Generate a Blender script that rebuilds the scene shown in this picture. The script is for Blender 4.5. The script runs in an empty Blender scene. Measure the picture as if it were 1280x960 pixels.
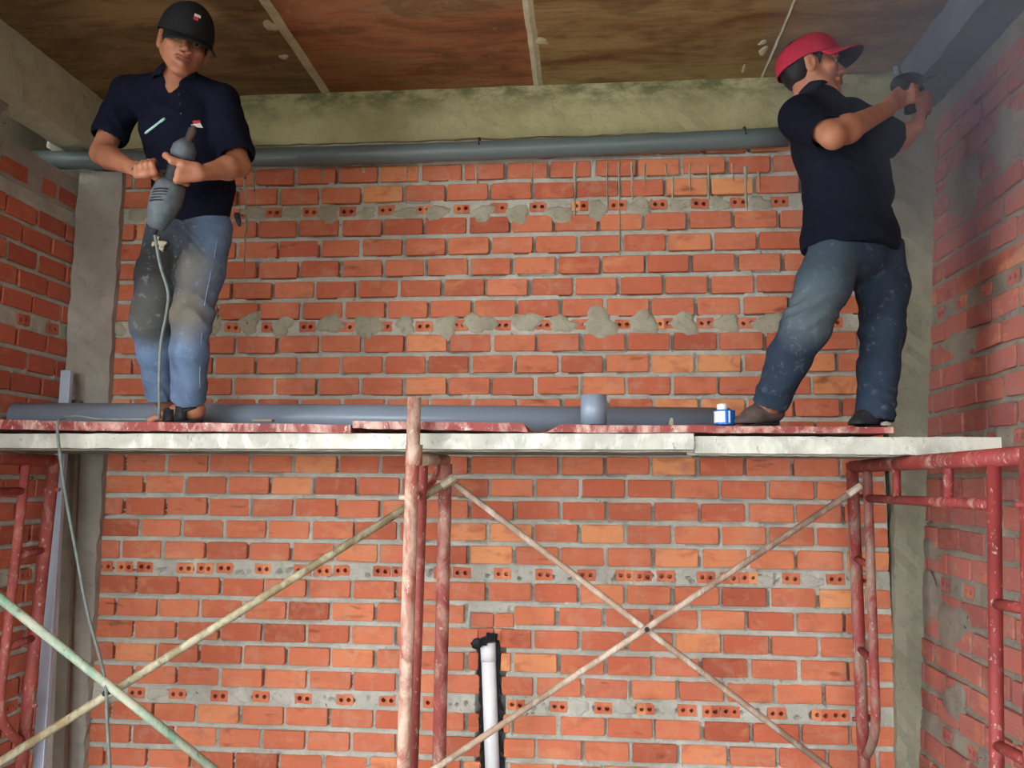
import bpy, math, random
import numpy as np
from mathutils import Vector, Matrix
random.seed(7)
RNG = np.random.default_rng(11)
C = bpy.context.scene.collection
sc = bpy.context.scene

# ------------------------------------------------------------------ camera
F_PX = 1040.0
YAW, PIT, ROL = [math.radians(a) for a in (5.257, 6.798, .468)]
CAMZ = 1.5


def camdir(x, y):
    c, s = math.cos(ROL), math.sin(ROL)
    x, y = c * x - s * y, s * x + c * y
    fw = math.cos(PIT) - y * math.sin(PIT); up = math.sin(PIT) + y * math.cos(PIT)
    return Vector((x * math.cos(YAW) - fw * math.sin(YAW), x * math.sin(YAW) + fw * math.cos(YAW), up))


def P(px, py, Y):
    """the point of the plane at distance Y that the photograph shows at px, py"""
    d = camdir((px - 640) / F_PX, (480 - py) / F_PX)
    return Vector((d.x / d.y * Y, Y, CAMZ + d.z / d.y * Y))


def PX(px, py, X):
    d = camdir((px - 640) / F_PX, (480 - py) / F_PX)
    return Vector((X, d.y / d.x * X, CAMZ + d.z / d.x * X))


cam = bpy.data.cameras.new('camera')
cam.sensor_fit = 'HORIZONTAL'; cam.sensor_width = 36; cam.lens = F_PX / 1280 * 36
cam.clip_start = .05
co = bpy.data.objects.new('camera', cam); C.objects.link(co)
fwd = camdir(0, 0); rt = camdir(1, 0) - fwd; upv = camdir(0, 1) - fwd
M = Matrix((rt, upv, -fwd)).transposed().to_4x4(); M.translation = (0, 0, CAMZ)
co.matrix_world = M
sc.camera = co

# ------------------------------------------------------------------ light
w = bpy.data.worlds.new('World'); sc.world = w; w.use_nodes = True
bg = w.node_tree.nodes['Background']
bg.inputs[0].default_value = (.90, .96, 1.0, 1); bg.inputs[1].default_value = 1.0
# the daylight that comes in through the open front of the room
for (cx, wd, e) in ((-.35, 4.6, 1),):
    al = bpy.data.lights.new('opening', 'AREA'); al.shape = 'RECTANGLE'; al.size = wd; al.size_y = 2.45
    al.cycles.is_portal = True
    ao = bpy.data.objects.new('opening_portal', al); C.objects.link(ao)
    ao.location = (cx, -2.45, 1.225); ao.rotation_euler = (math.pi / 2, 0, 0)
sc.view_settings.view_transform = 'Standard'; sc.view_settings.look = 'None'
sc.view_settings.gamma = 1; sc.view_settings.use_curve_mapping = False
sc.view_settings.exposure = 3.85
sc.cycles.max_bounces = 8; sc.cycles.diffuse_bounces = 5
sc.cycles.use_denoising = True
sc.cycles.sample_clamp_indirect = 6

# ------------------------------------------------------------------ helpers
def new_obj(name, me, parent=None, mat=None, smooth=False):
    o = bpy.data.objects.new(name, me); C.objects.link(o)
    if parent is not None: o.parent = parent
    if mat is not None and len(me.materials) == 0: me.materials.append(mat)
    if smooth: me.polygons.foreach_set('use_smooth', [True] * len(me.polygons))
    return o


def mesh(verts, faces, name='m'):
    me = bpy.data.meshes.new(name)
    me.from_pydata([tuple(v) for v in verts], [], faces); me.update()
    return me


def tag(o, label=None, cat=None, group=None, kind=None):
    if label: o['label'] = label
    if cat: o['category'] = cat
    if group: o['group'] = group
    if kind: o['kind'] = kind
    return o


def thing(name, label, cat, loc, group=None):
    o = bpy.data.objects.new(name, None); C.objects.link(o); o.location = loc
    o.empty_display_size = .05
    return tag(o, label, cat, group)


def part(name, me, parent, mat=None, smooth=False, label=None, kind=None):
    """mesh given in world coordinates, hung under parent (parents are never rotated)"""
    off = Vector((0, 0, 0)); p = parent
    while p is not None:
        off += p.location; p = p.parent
    me.transform(Matrix.Translation(-off))
    o = new_obj(name, me, parent, mat, smooth)
    if label: o['label'] = label
    if kind: o['kind'] = kind
    return o


class MB:
    def __init__(s): s.v = []; s.f = []
    def add(s, v, f):
        n = len(s.v); s.v += [Vector(a) for a in v]; s.f += [tuple(i + n for i in q) for q in f]; return s
    def box(s, lo, hi):
        x0, y0, z0 = lo; x1, y1, z1 = hi
        return s.add([(x0, y0, z0), (x1, y0, z0), (x1, y1, z0), (x0, y1, z0), (x0, y0, z1), (x1, y0, z1), (x1, y1, z1), (x0, y1, z1)],
                     [(0, 3, 2, 1), (4, 5, 6, 7), (0, 1, 5, 4), (1, 2, 6, 5), (2, 3, 7, 6), (3, 0, 4, 7)])
    def tube(s, pts, r, n=12, caps=True, hollow=0):
        pts = [Vector(p) for p in pts]; rs = r if isinstance(r, (list, tuple)) else [r] * len(pts)
        ref = None; rings = []
        for i, p in enumerate(pts):
            t = (pts[min(i + 1, len(pts) - 1)] - pts[max(i - 1, 0)]).normalized()
            if ref is None:
                ref = Vector((0, 0, 1)) if abs(t.z) < .9 else Vector((0, 1, 0))
            a = (ref - t * ref.dot(t)).normalized(); b = t.cross(a); ref = a
            rings.append([p + (a * math.cos(2 * math.pi * k / n) + b * math.sin(2 * math.pi * k / n)) * rs[i] for k in range(n)])
        v = [q for rg in rings for q in rg]; f = []
        for i in range(len(pts) - 1):
            for k in range(n):
                k2 = (k + 1) % n
                f.append((i * n + k, i * n + k2, (i + 1) * n + k2, (i + 1) * n + k))
        if caps:
            f.append(tuple(reversed(range(n)))); f.append(tuple((len(pts) - 1) * n + k for k in range(n)))
        return s.add(v, f)
    def lathe(s, a, b, prof, n=20):
        a = Vector(a); b = Vector(b)
        return s.tube([a + (b - a) * t + (b - a).normalized() * 1e-5 * i for i, (t, r) in enumerate(prof)], [max(r, .0004) for t, r in prof], n)
    def me(s): return mesh(s.v, s.f)


def bend(pts, r=.05, n=6):
    """round the corners of a polyline"""
    pts = [Vector(p) for p in pts]; out = [pts[0]]
    for i in range(1, len(pts) - 1):
        a, b, c = pts[i - 1], pts[i], pts[i + 1]
        d1 = min(r, (a - b).length * .49); d2 = min(r, (c - b).length * .49)
        p = b + (a - b).normalized() * d1; q = b + (c - b).normalized() * d2
        for k in range(n + 1):
            t = k / n; out.append(p * (1 - t) ** 2 + b * 2 * t * (1 - t) + q * t * t)
    out.append(pts[-1]); return out


def smoothcurve(pts, n=8):
    pts = [Vector(p) for p in pts]; out = []
    for i in range(len(pts) - 1):
        p0 = pts[max(i - 1, 0)]; p1 = pts[i]; p2 = pts[i + 1]; p3 = pts[min(i + 2, len(pts) - 1)]
        for k in range(n):
            t = k / n
            out.append(.5 * ((2 * p1) + (p2 - p0) * t + (2 * p0 - 5 * p1 + 4 * p2 - p3) * t * t + (3 * p1 - p0 - 3 * p2 + p3) * t ** 3))
    out.append(pts[-1]); return out


# ------------------------------------------------------------------ materials
def lin(c): return tuple(((x / 255) / 12.92 if x / 255 <= .04045 else ((x / 255 + .055) / 1.055) ** 2.4) for x in c) + (1,)


class NT:
    def __init__(s, name, rough=.8, metal=0, spec=.3):
        s.m = bpy.data.materials.new(name); s.m.use_nodes = True; s.t = s.m.node_tree
        s.b = s.t.nodes['Principled BSDF']; s.b.inputs['Roughness'].default_value = rough
        s.b.inputs['Metallic'].default_value = metal; s.b.inputs['Specular IOR Level'].default_value = spec
    def n(s, ty, **k):
        nd = s.t.nodes.new(ty)
        for a, v in k.items(): setattr(nd, a, v)
        return nd
    def l(s, a, b): s.t.links.new(a, b)
    def pos(s, scale=(1, 1, 1), obj=False):
        if obj: src = s.n('ShaderNodeTexCoord').outputs['Object']
        else: src = s.n('ShaderNodeNewGeometry').outputs['Position']
        mp = s.n('ShaderNodeMapping'); mp.inputs['Scale'].default_value = scale; s.l(src, mp.inputs[0]); return mp.outputs[0]
    def noise(s, scale, detail=4, vec=None, rough=.6, dist=0):
        nd = s.n('ShaderNodeTexNoise'); nd.inputs['Scale'].default_value = scale; nd.inputs['Detail'].default_value = detail
        nd.inputs['Roughness'].default_value = rough; nd.inputs['Distortion'].default_value = dist
        if vec is None: vec = s.pos()
        s.l(vec, nd.inputs['Vector']); return nd.outputs['Fac']
    def ramp(s, fac, stops):
        nd = s.n('ShaderNodeValToRGB'); cr = nd.color_ramp
        while len(cr.elements) < len(stops): cr.elements.new(.5)
        for e, (p, c) in zip(cr.elements, stops):
            e.position = p; e.color = c if len(c) == 4 else tuple(c) + (1,)
        s.l(fac, nd.inputs[0]); return nd.outputs[0]
    def mask(s, fac, a, b):
        nd = s.n('ShaderNodeMapRange'); nd.inputs[1].default_value = a; nd.inputs[2].default_value = b
        s.l(fac, nd.inputs[0]); return nd.outputs[0]
    def mix(s, fac, a, b, mode='MIX'):
        nd = s.n('ShaderNodeMix', data_type='RGBA', blend_type=mode)
        for sock, v in ((nd.inputs[0], fac), (nd.inputs[6], a), (nd.inputs[7], b)):
            if isinstance(v, bpy.types.NodeSocket): s.l(v, sock)
            else: sock.default_value = v
        return nd.outputs[2]
    def math(s, op, a, b=0.):
        nd = s.n('ShaderNodeMath', operation=op)
        for sock, v in ((nd.inputs[0], a), (nd.inputs[1], b)):
            if isinstance(v, bpy.types.NodeSocket): s.l(v, sock)
            else: sock.default_value = v
        return nd.outputs[0]
    def col(s, c):
        if isinstance(c, bpy.types.NodeSocket): s.l(c, s.b.inputs['Base Color'])
        else: s.b.inputs['Base Color'].default_value = c
        return s
    def bump(s, h, dist=.002, strength=1):
        nd = s.n('ShaderNodeBump'); nd.inputs['Distance'].default_value = dist; nd.inputs['Strength'].default_value = strength
        s.l(h, nd.inputs['Height']); s.l(nd.outputs[0], s.b.inputs['Normal']); return s


def simple(name, c, rough=.7, metal=0, var=.12, scale=25, spec=.3, obj=False):
    t = NT(name, rough, metal, spec)
    n = t.noise(scale, 3, t.pos(obj=obj))
    d = tuple(x * (1 - var * 2) for x in c[:3]) + (1,); e = tuple(min(1, x * (1 + var)) for x in c[:3]) + (1,)
    t.col(t.ramp(n, [(.3, d), (.7, e)])); return t.m


def brick_mat(name, tones, dust, dustamt, streakdir):
    t = NT(name, .88, 0, .15)
    oi = t.n('ShaderNodeObjectInfo').outputs['Random']
    ge = t.n('ShaderNodeNewGeometry').outputs['Random Per Island']
    r = t.math('FRACT', t.math('ADD', oi, ge))
    base = t.ramp(r, tones)
    # the brick's own blotches and the drawn grooves of the extrusion
    bl = t.noise(9, 4, t.pos((1, 1, 1.6)), .6, .6)
    base = t.mix(t.mask(bl, .50, .75), base, lin((182, 104, 80)), 'MIX')
    pale = t.noise(5, 5, t.pos((1, 1, 2)), .65, .4)
    base = t.mix(t.math('MULTIPLY', t.mask(pale, .56, .72), .45), base, lin((226, 158, 112)))
    burn = t.noise(4.3, 3, t.pos((1.3, 1.3, 5)), .5, .3)
    base = t.mix(t.math('MULTIPLY', t.mask(burn, .66, .76), .55), base, lin((92, 50, 40)))
    du = t.noise(14, 6, t.pos(), .7, .5)
    base = t.mix(t.math('MULTIPLY', t.mask(du, .52, .74), dustamt), base, dust)
    t.col(base)
    g = t.noise(1, 2, t.pos(streakdir), .5)
    f = t.noise(120, 4)
    t.bump(t.math('ADD', g, t.math('MULTIPLY', f, .5)), .0022, .7)
    return t.m


TON = [(0, lin((168, 86, 64))), (.12, lin((196, 112, 84))), (.4, lin((208, 122, 90))), (.65, lin((190, 100, 74))), (.9, lin((214, 130, 94))), (1, lin((226, 154, 104)))]
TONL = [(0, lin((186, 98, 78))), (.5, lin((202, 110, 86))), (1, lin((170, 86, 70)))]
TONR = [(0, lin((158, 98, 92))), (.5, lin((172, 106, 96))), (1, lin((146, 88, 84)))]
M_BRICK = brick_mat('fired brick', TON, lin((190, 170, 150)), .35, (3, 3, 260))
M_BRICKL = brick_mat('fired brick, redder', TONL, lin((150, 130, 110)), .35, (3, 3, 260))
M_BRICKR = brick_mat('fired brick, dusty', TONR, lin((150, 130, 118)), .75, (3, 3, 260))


def mortar_mat(name, c1, c2, c3):
    t = NT(name, .95, 0, .1)
    a = t.noise(7, 6, t.pos(), .65, .4); b = t.noise(45, 5, t.pos(), .7)
    base = t.ramp(a, [(.3, c1), (.55, c2), (.75, c3)])
    base = t.mix(t.math('MULTIPLY', t.mask(b, .58, .72), .5), base, tuple(x * .35 for x in c1[:3]) + (1,))
    cr = t.noise(16, 3, t.pos((1, 1, 1)), .5, 1.2)
    t.col(t.mix(t.math('MULTIPLY', t.mask(cr, .70, .74), .7), base, (.02, .018, .015, 1)))
    t.bump(t.math('ADD', b, t.noise(160, 3)), .004, .8)
    return t.m


M_MORT = mortar_mat('cement mortar', lin((164, 160, 148)), lin((186, 182, 170)), lin((204, 200, 188)))
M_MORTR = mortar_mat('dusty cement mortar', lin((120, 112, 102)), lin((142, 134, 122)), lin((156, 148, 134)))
M_PATCH = mortar_mat('smeared mortar', lin((152, 146, 126)), lin((172, 166, 146)), lin((188, 182, 162)))


def conc_mat(name, c1, c2, stain, zmask=None, scale=2.5):
    t = NT(name, .92, 0, .15)
    a = t.noise(scale, 6, t.pos(), .6, .5); b = t.noise(24, 6, t.pos(), .7)
    base = t.ramp(a, [(.32, c1), (.66, c2)])
    base = t.mix(t.math('MULTIPLY', t.mask(b, .55, .75), .45), base, stain)
    if zmask:   # moss and damp along the top edge
        z = t.n('ShaderNodeSeparateXYZ'); t.l(t.n('ShaderNodeNewGeometry').outputs['Position'], z.inputs[0])
        m = t.mask(z.outputs[2], zmask[0], zmask[1])
        mm = t.math('MULTIPLY', m, t.mask(t.noise(6, 5, t.pos((1, 1, 2)), .7), .42, .58))
        base = t.mix(t.math('MULTIPLY', mm, .75), base, zmask[2])
    t.col(base); t.bump(t.math('ADD', b, t.math('MULTIPLY', t.noise(90, 4), .5)), .006, .6)
    return t.m


M_BEAM = conc_mat('old concrete beam', lin((158, 152, 112)), lin((186, 180, 138)), lin((120, 116, 88)), (3.19, 3.31, lin((84, 88, 56))))
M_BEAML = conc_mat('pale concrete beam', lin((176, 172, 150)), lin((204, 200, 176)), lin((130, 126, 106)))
M_COL = conc_mat('rough concrete column', lin((138, 132, 122)), lin((172, 166, 156)), lin((104, 98, 90)))
M_COLR = conc_mat('dusty concrete column', lin((128, 124, 108)), lin((152, 148, 128)), lin((88, 84, 74)))
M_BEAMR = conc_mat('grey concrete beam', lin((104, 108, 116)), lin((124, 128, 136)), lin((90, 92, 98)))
M_SEAM = conc_mat('cement fin', lin((170, 160, 130)), lin((206, 198, 168)), lin((130, 120, 98)), None, 8)
M_FLOOR = conc_mat('dirty concrete floor', lin((112, 108, 100)), lin((132, 128, 120)), lin((90, 86, 80)))
M_GROUND = conc_mat('trodden yard', lin((72, 66, 56)), lin((88, 82, 72)), lin((60, 54, 46)))


def ceil_mat(name, c1, c2, c3, seed):
    t = NT(name, .85, 0, .2)
    mp = t.n('ShaderNodeMapping'); mp.inputs['Scale'].default_value = (1.2, 3.4, 1); mp.inputs['Location'].default_value = (seed, seed * 2.3, 0)
    t.l(t.n('ShaderNodeNewGeometry').outputs['Position'], mp.inputs[0])
    a = t.noise(1.5, 6, mp.outputs[0], .62, .8)
    g = t.noise(4, 5, t.pos((1.5, 14, 1)), .6, .2)
    base = t.ramp(a, [(.3, c1), (.5, c2), (.68, c3)])
    base = t.mix(t.math('MULTIPLY', t.mask(t.noise(3.3, 5, t.pos((1, 2, 1)), .6, 1.), .52, .62), .4), base, lin((84, 62, 42)))
    base = t.mix(t.math('MULTIPLY', t.mask(g, .52, .7), .4), base, lin((70, 44, 30)))
    sp = t.noise(22, 5, t.pos((1, 1, 1)), .7)
    base = t.mix(t.math('MULTIPLY', t.mask(sp, .64, .72), .5), base, lin((176, 158, 124)))
    t.col(base); t.bump(t.math('ADD', g, sp), .002, .5)
    return t.m


M_CE = [ceil_mat('formwork imprint olive', lin((96, 76, 54)), lin((124, 100, 68)), lin((144, 116, 78)), 1.),
        ceil_mat('formwork imprint red', lin((112, 74, 50)), lin((156, 100, 66)), lin((142, 112, 78)), 5.),
        ceil_mat('formwork imprint tan', lin((120, 82, 50)), lin((150, 124, 80)), lin((166, 140, 94)), 9.)]


def paint_mat(name, c, wear, amt, light=None):
    t = NT(name, .6, 0, .35)
    a = t.noise(11, 6, t.pos((1, 1, .5)), .7, .6); b = t.noise(60, 4, t.pos((1, 1, .6)), .7)
    base = t.mix(t.mask(t.noise(5, 3, t.pos()), .4, .7), c, tuple(x * .6 for x in c[:3]) + (1,))
    base = t.mix(t.math('MULTIPLY', t.mask(a, .62 - amt * .25, .72 - amt * .15), .85), base, wear)
    base = t.mix(t.math('MULTIPLY', t.mask(b, .60, .68), .7), base, light or wear)
    t.col(base); t.bump(b, .001, .6)
    return t.m


M_RED = paint_mat('worn red paint', lin((142, 56, 54)), lin((176, 140, 126)), .25, lin((208, 188, 174)))
M_REDL = paint_mat('worn salmon red paint', lin((168, 84, 78)), lin((184, 138, 122)), .3, lin((206, 190, 176)))
M_REDM = paint_mat('worn brick red paint', lin((166, 84, 78)), lin((196, 156, 140)), .8, lin((214, 200, 186)))
M_REDW = paint_mat('worn red paint caked with cement', lin((168, 96, 80)), lin((214, 190, 170)), .85, lin((232, 220, 206)))
M_REDG = paint_mat('red paint under grey cement', lin((150, 62, 60)), lin((150, 134, 118)), .75, lin((180, 168, 150)))
M_BRACE = paint_mat('brown rusty tube', lin((166, 150, 114)), lin((206, 198, 172)), .8, lin((96, 72, 48)))
M_BRACEG = paint_mat('green painted tube', lin((136, 178, 152)), lin((200, 198, 176)), .95, lin((120, 84, 60)))
M_BRACEW = paint_mat('pale cement caked tube', lin((188, 160, 138)), lin((222, 206, 188)), .6, lin((140, 112, 92)))
M_BOARD = paint_mat('red film faced board edge', lin((150, 66, 62)), lin((216, 180, 168)), .6, lin((236, 226, 214)))
M_PLANK = paint_mat('whitish splattered steel plank', lin((206, 206, 192)), lin((230, 230, 220)), .5, lin((130, 124, 110)))
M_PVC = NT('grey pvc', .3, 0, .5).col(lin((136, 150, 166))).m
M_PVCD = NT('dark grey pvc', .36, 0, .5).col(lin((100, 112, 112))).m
M_CUT = NT('light grey pvc rim', .5).col(lin((186, 198, 198))).m
M_WPVC = simple('white pvc', lin((238, 238, 240)), .35, var=.02)
M_TAPE = simple('black plastic', lin((22, 22, 26)), .5)
M_ALU = simple('dull aluminium', lin((178, 190, 208)), .4, .1, .06, 6)
M_BOARDG = simple('brown grey board', lin((124, 118, 104)), .8, 0, .12, 9)
M_CABLE = simple('dusty grey cable', lin((118, 128, 124)), .6)


# ------------------------------------------------------------------ masonry
ZH0, PER, SP, HG = 2.757, .5497, .098, .0789
BH, BL, PITCH = .0765, .184, .2


def outline(w, h, j, rnd):
    c = .006
    pts = [(-w / 2 + c, -h / 2), (w / 2 - c, -h / 2), (w / 2, -h / 2 + c), (w / 2, h / 2 - c), (w / 2 - c, h / 2), (-w / 2 + c, h / 2), (-w / 2, h / 2 - c), (-w / 2, -h / 2 + c)]
    return [(x + rnd.uniform(-j, j), y + rnd.uniform(-j, j)) for x, y in pts]


def brick_data(w, h, rnd, j=.0016):
    """local: x along the wall, y = into the wall, z up; face at y=0"""
    o = outline(w, h, j, rnd); n = len(o); v = []
    tl = rnd.uniform(-.0012, .0012)
    for x, z in o: v.append((x * (1 - .0024 / w * 2), tl * x / w, z * (1 - .0024 / h * 2)))
    for x, z in o: v.append((x, .003, z))
    for x, z in o: v.append((x, .03, z))
    f = [tuple(range(n))]
    for a in (0, n):
        for k in range(n):
            k2 = (k + 1) % n; f.append((a + k, a + n + k, a + n + k2, a + k2))
    return v, f


def header_data(w, h, rnd):
    v = []; f = []; mats = []
    for s in (-1, 1):
        cx = s * w / 4; hw = w / 4; r = rnd.uniform(.0085, .0105); cz = rnd.uniform(-.002, .002); hx = cx - s * .002
        base = len(v)
        outer = [(cx + hw * a, h / 2 * b) for a, b in ((1, 0), (1, 1), (0, 1), (-1, 1), (-1, 0), (-1, -1), (0, -1), (1, -1))]
        for x, z in outer: v.append((x, 0, z))
        for k in range(8): v.append((hx + r * math.cos(k * math.pi / 4), 0, cz + r * math.sin(k * math.pi / 4)))
        for k in range(8): v.append((hx + r * math.cos(k * math.pi / 4), .045, cz + r * math.sin(k * math.pi / 4)))
        for k in range(8):
            k2 = (k + 1) % 8
            f.append((base + k, base + 8 + k, base + 8 + k2, base + k2)); f.append((base + 8 + k, base + 16 + k, base + 16 + k2, base + 8 + k2))
        f.append(tuple(base + 16 + k for k in range(8)))
        ou = len(v)
        for x, z in outer: v.append((x, .03, z))
        for k in range(8):
            k2 = (k + 1) % 8; f.append((base + k2, ou + k2, ou + k, base + k))
    return v, f


def blur_noise(nu, nz, cell, amp, rng):
    gu, gz = max(2, int(nu / cell) + 3), max(2, int(nz / cell) + 3)
    g = rng.random((gu, gz))
    u = np.arange(nu) / cell; z = np.arange(nz) / cell
    iu = u.astype(int); iz = z.astype(int); fu = (u - iu)[:, None]; fz = (z - iz)[None, :]
    fu = fu * fu * (3 - 2 * fu); fz = fz * fz * (3 - 2 * fz)
    a = g[iu][:, iz]; b = g[iu + 1][:, iz]; c = g[iu][:, iz + 1]; d = g[iu + 1][:, iz + 1]
    return amp * ((a * (1 - fu) + b * fu) * (1 - fz) + (c * (1 - fu) + d * fu) * fz - .5)


def masonry(name, label, u0, u1, z0, z1, tomap, joints, headers, bm_, mm, res, maxn, keep, score, flip=False, holes=(), pits=(), cut=None, groupbase=''):
    """tomap(u, z, depth) -> world; joints: {row centre z: a joint u}; headers: {z: [u..]}"""
    rng = np.random.default_rng(int(abs(u0) * 977)); rnd = random.Random(5)
    nu = int((u1 - u0) / res) + 1; nz = int((z1 - z0) / res) + 1
    U = u0 + np.arange(nu) * (u1 - u0) / (nu - 1); Z = z0 + np.arange(nz) * (z1 - z0) / (nz - 1)
    H = -.002 + blur_noise(nu, nz, .072 / res, .004, rng) + blur_noise(nu, nz, .024 / res, .005, rng) + blur_noise(nu, nz, .011 / res, .003, rng)
    bricks = []
    for zc, uj in joints.items():
        a = uj - math.ceil((uj - u0) / PITCH) * PITCH
        while a < u1:
            lo, hi = max(a + .008 + rnd.uniform(-.003, .003), u0 + .002), min(a + PITCH - .008 + rnd.uniform(-.003, .003), u1 - .002)
            segs = [(lo, hi)]
            if cut: segs = cut(lo, hi, zc)
            for s0, s1 in segs:
                if s1 - s0 > .018: bricks.append((s0, s1, zc + rnd.uniform(-.0015, .0015), BH))
            # head joint: deep, ragged
            m = (U > a - .008) & (U < a + .008)
            zz = (Z > zc - BH / 2) & (Z < zc + BH / 2)
            depth = rnd.choice([.004, .012, .02, .03, .008])
            H[np.ix_(m, zz)] -= depth * rng.uniform(.4, 1.2, (m.sum(), zz.sum()))
            a += PITCH
    for (a, b, zc, h) in bricks:
        e1, e2, e3 = rnd.choice((-.003, .002, .003)), rnd.choice((-.003, .002, .002)), rnd.choice((-.003, -.001, .002)); m = (U > a + e1) & (U < b - e2); zz = (Z > zc - h / 2 + e3) & (Z < zc + h / 2 - .002)
        H[np.ix_(m, zz)] = -.016
    if res < .01:      # open gaps where the mortar shrank from the brick
        for (a, b, zc, h) in bricks:
            if rnd.random() < .72:
                m = (abs(U - (b + .004)) < res * 1.05) if rnd.random() < .5 else (abs(U - (a - .004)) < res * 1.05)
                zz = (Z > zc - h / 2) & (Z < zc + h / 2 * rnd.uniform(.2, 1.)); k = (m.sum(), zz.sum())
                H[np.ix_(m, zz)] = np.where(rng.random(k) < .9, -.05, -.01)
            if rnd.random() < .5:
                zz = abs(Z - (zc - h / 2 - .002)) < res * .5
                c = rnd.uniform(a, b); w2 = rnd.uniform(.03, .12); m = (U > max(a, c - w2)) & (U < min(b, c + w2))
                H[np.ix_(m, zz)] = -.05
    hb = []
    for zc, us in headers.items():
        for u in us:
            if u0 + .04 < u < u1 - .03 and keep(u, zc):
                hb.append((u, zc))
                m = abs(U - u) < .034; zz = abs(Z - zc) < .018
                H[np.ix_(m, zz)] = -.05
    for (u, zc, ru, rz) in pits:
        d = ((U[:, None] - u) / ru) ** 2 + ((Z[None, :] - zc) / rz) ** 2
        H[d < 1] = np.minimum(H[d < 1], -.055)
    for (a, b, c, d, dep) in holes:
        m = (U > a) & (U < b); zz = (Z > c) & (Z < d)
        H[np.ix_(m, zz)] = -dep + rng.uniform(-.004, .004, (m.sum(), zz.sum()))
    UU, ZZ = np.meshgrid(U, Z, indexing='ij')
    X, Y, W = tomap(UU, ZZ, -H)
    verts = np.stack([X, Y, W], -1).reshape(-1, 3)
    i = np.arange(nu - 1)[:, None] * nz + np.arange(nz - 1)[None, :]
    q = np.stack([i, i + nz, i + nz + 1, i + 1], -1).reshape(-1, 4)
    kq = None
    if flip: q = q[:, ::-1]
    me = bpy.data.meshes.new(name); me.vertices.add(len(verts)); me.vertices.foreach_set('co', verts.ravel().astype(np.float32))
    me.loops.add(q.size); me.loops.foreach_set('vertex_index', q.ravel().astype(np.int32))
    me.polygons.add(len(q)); me.polygons.foreach_set('loop_start', (np.arange(len(q)) * 4).astype(np.int32))
    me.update(); me.validate()
    wall = new_obj(name, me, None, mm, True); tag(wall, label, 'wall', None, 'structure')
    # bricks
    o0 = Vector(tomap(0., 0., 0.)); ex = Vector(tomap(1., 0., 0.)) - o0; ey = Vector(tomap(0., 0., 1.)) - o0; ez = Vector(tomap(0., 1., 0.)) - o0
    def xf(u, z, d):
        mt = Matrix((ex, ey, ez)).transposed().to_4x4(); mt.translation = o0 + ex * u + ey * d + ez * z; return mt
    full = []
    for k in range(10):
        v, f = brick_data(BL, BH, rnd); me = mesh(v, f, 'brick'); me.materials.append(bm_)
        if flip: me.flip_normals()
        full.append(me)
    sc_ = sorted(bricks, key=lambda b: -score((b[0] + b[1]) / 2, b[2]) * (b[1] - b[0]))
    ind, rest = sc_[:maxn], sc_[maxn:]
    cache = {}
    for (a, b, zc, h) in ind:
        L = b - a
        if abs(L - BL) < .007: me = rnd.choice(full)
        else:
            key = round(L / .006)
            if key not in cache:
                v, f = brick_data(key * .006, BH, rnd, .0025); cache[key] = mesh(v, f, 'cut_brick'); cache[key].materials.append(bm_)
                if flip: cache[key].flip_normals()
            me = cache[key]
        o = bpy.data.objects.new('brick', me); C.objects.link(o); o.parent = wall
        o.matrix_local = xf((a + b) / 2, zc, rnd.uniform(-.003, .002)) @ Matrix.Rotation(rnd.uniform(-.012, .012), 4, 'Y')
    if rest:
        mb = MB()
        for (a, b, zc, h) in rest:
            v, f = brick_data(b - a, h, rnd); t = xf((a + b) / 2, zc, rnd.uniform(-.003, .002)); mb.add([t @ Vector(p) for p in v], f)
        me = mb.me()
        if flip: me.flip_normals()
        o = new_obj('brick_courses', me, wall, bm_); o['kind'] = 'stuff'
    hm = []
    for k in range(6):
        v, f = header_data(.076 + rnd.uniform(-.003, .003), .047, rnd); me = mesh(v, f, 'header'); me.materials.append(bm_)
        if flip: me.flip_normals()
        hm.append(me)
    for (u, zc) in hb[:290]:
        o = bpy.data.objects.new('header_brick', rnd.choice(hm)); C.objects.link(o); o.parent = wall
        o.matrix_local = xf(u, zc + rnd.uniform(-.002, .002), rnd.uniform(-.003, .003)) @ Matrix.Rotation(rnd.uniform(-.05, .05), 4, 'Y')
    return wall


YW = 3.68
def rowz(i):
    """course number as counted down the photograph, 0 = first under the pipe"""
    if i < 2: return ZH0 + HG + (1 - i) * SP
    k, j = divmod(i - 2, 5)
    return ZH0 - k * PER - HG - j * SP
JP = {-1: (447, 196), 0: (473, 218), 1: (452, 243), 2: (425, 284), 3: (452, 310), 4: (426, 336), 5: (446, 362), 6: (429, 387), 7: (452.6, 428), 8: (425.7, 454), 9: (450, 482),
      10: (427.6, 507), 11: (450, 535), 12: (314, 580), 13: (284.5, 608), 14: (313, 636), 15: (280.5, 663), 16: (310, 690), 17: (330, 735), 18: (304, 762),
      19: (274, 791), 20: (303, 819), 21: (274.6, 848), 22: (299.7, 895), 23: (272, 923), 24: (293, 950), 25: (268, 975), 26: (293, 1000)}
joints = {(rowz(i) if i >= 0 else rowz(0) + SP): P(px, py, YW).x for i, (px, py) in JP.items()}
def rep(a, b, s): return [a + s * k for k in range(int((b - a) / s) + 1)]
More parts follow.
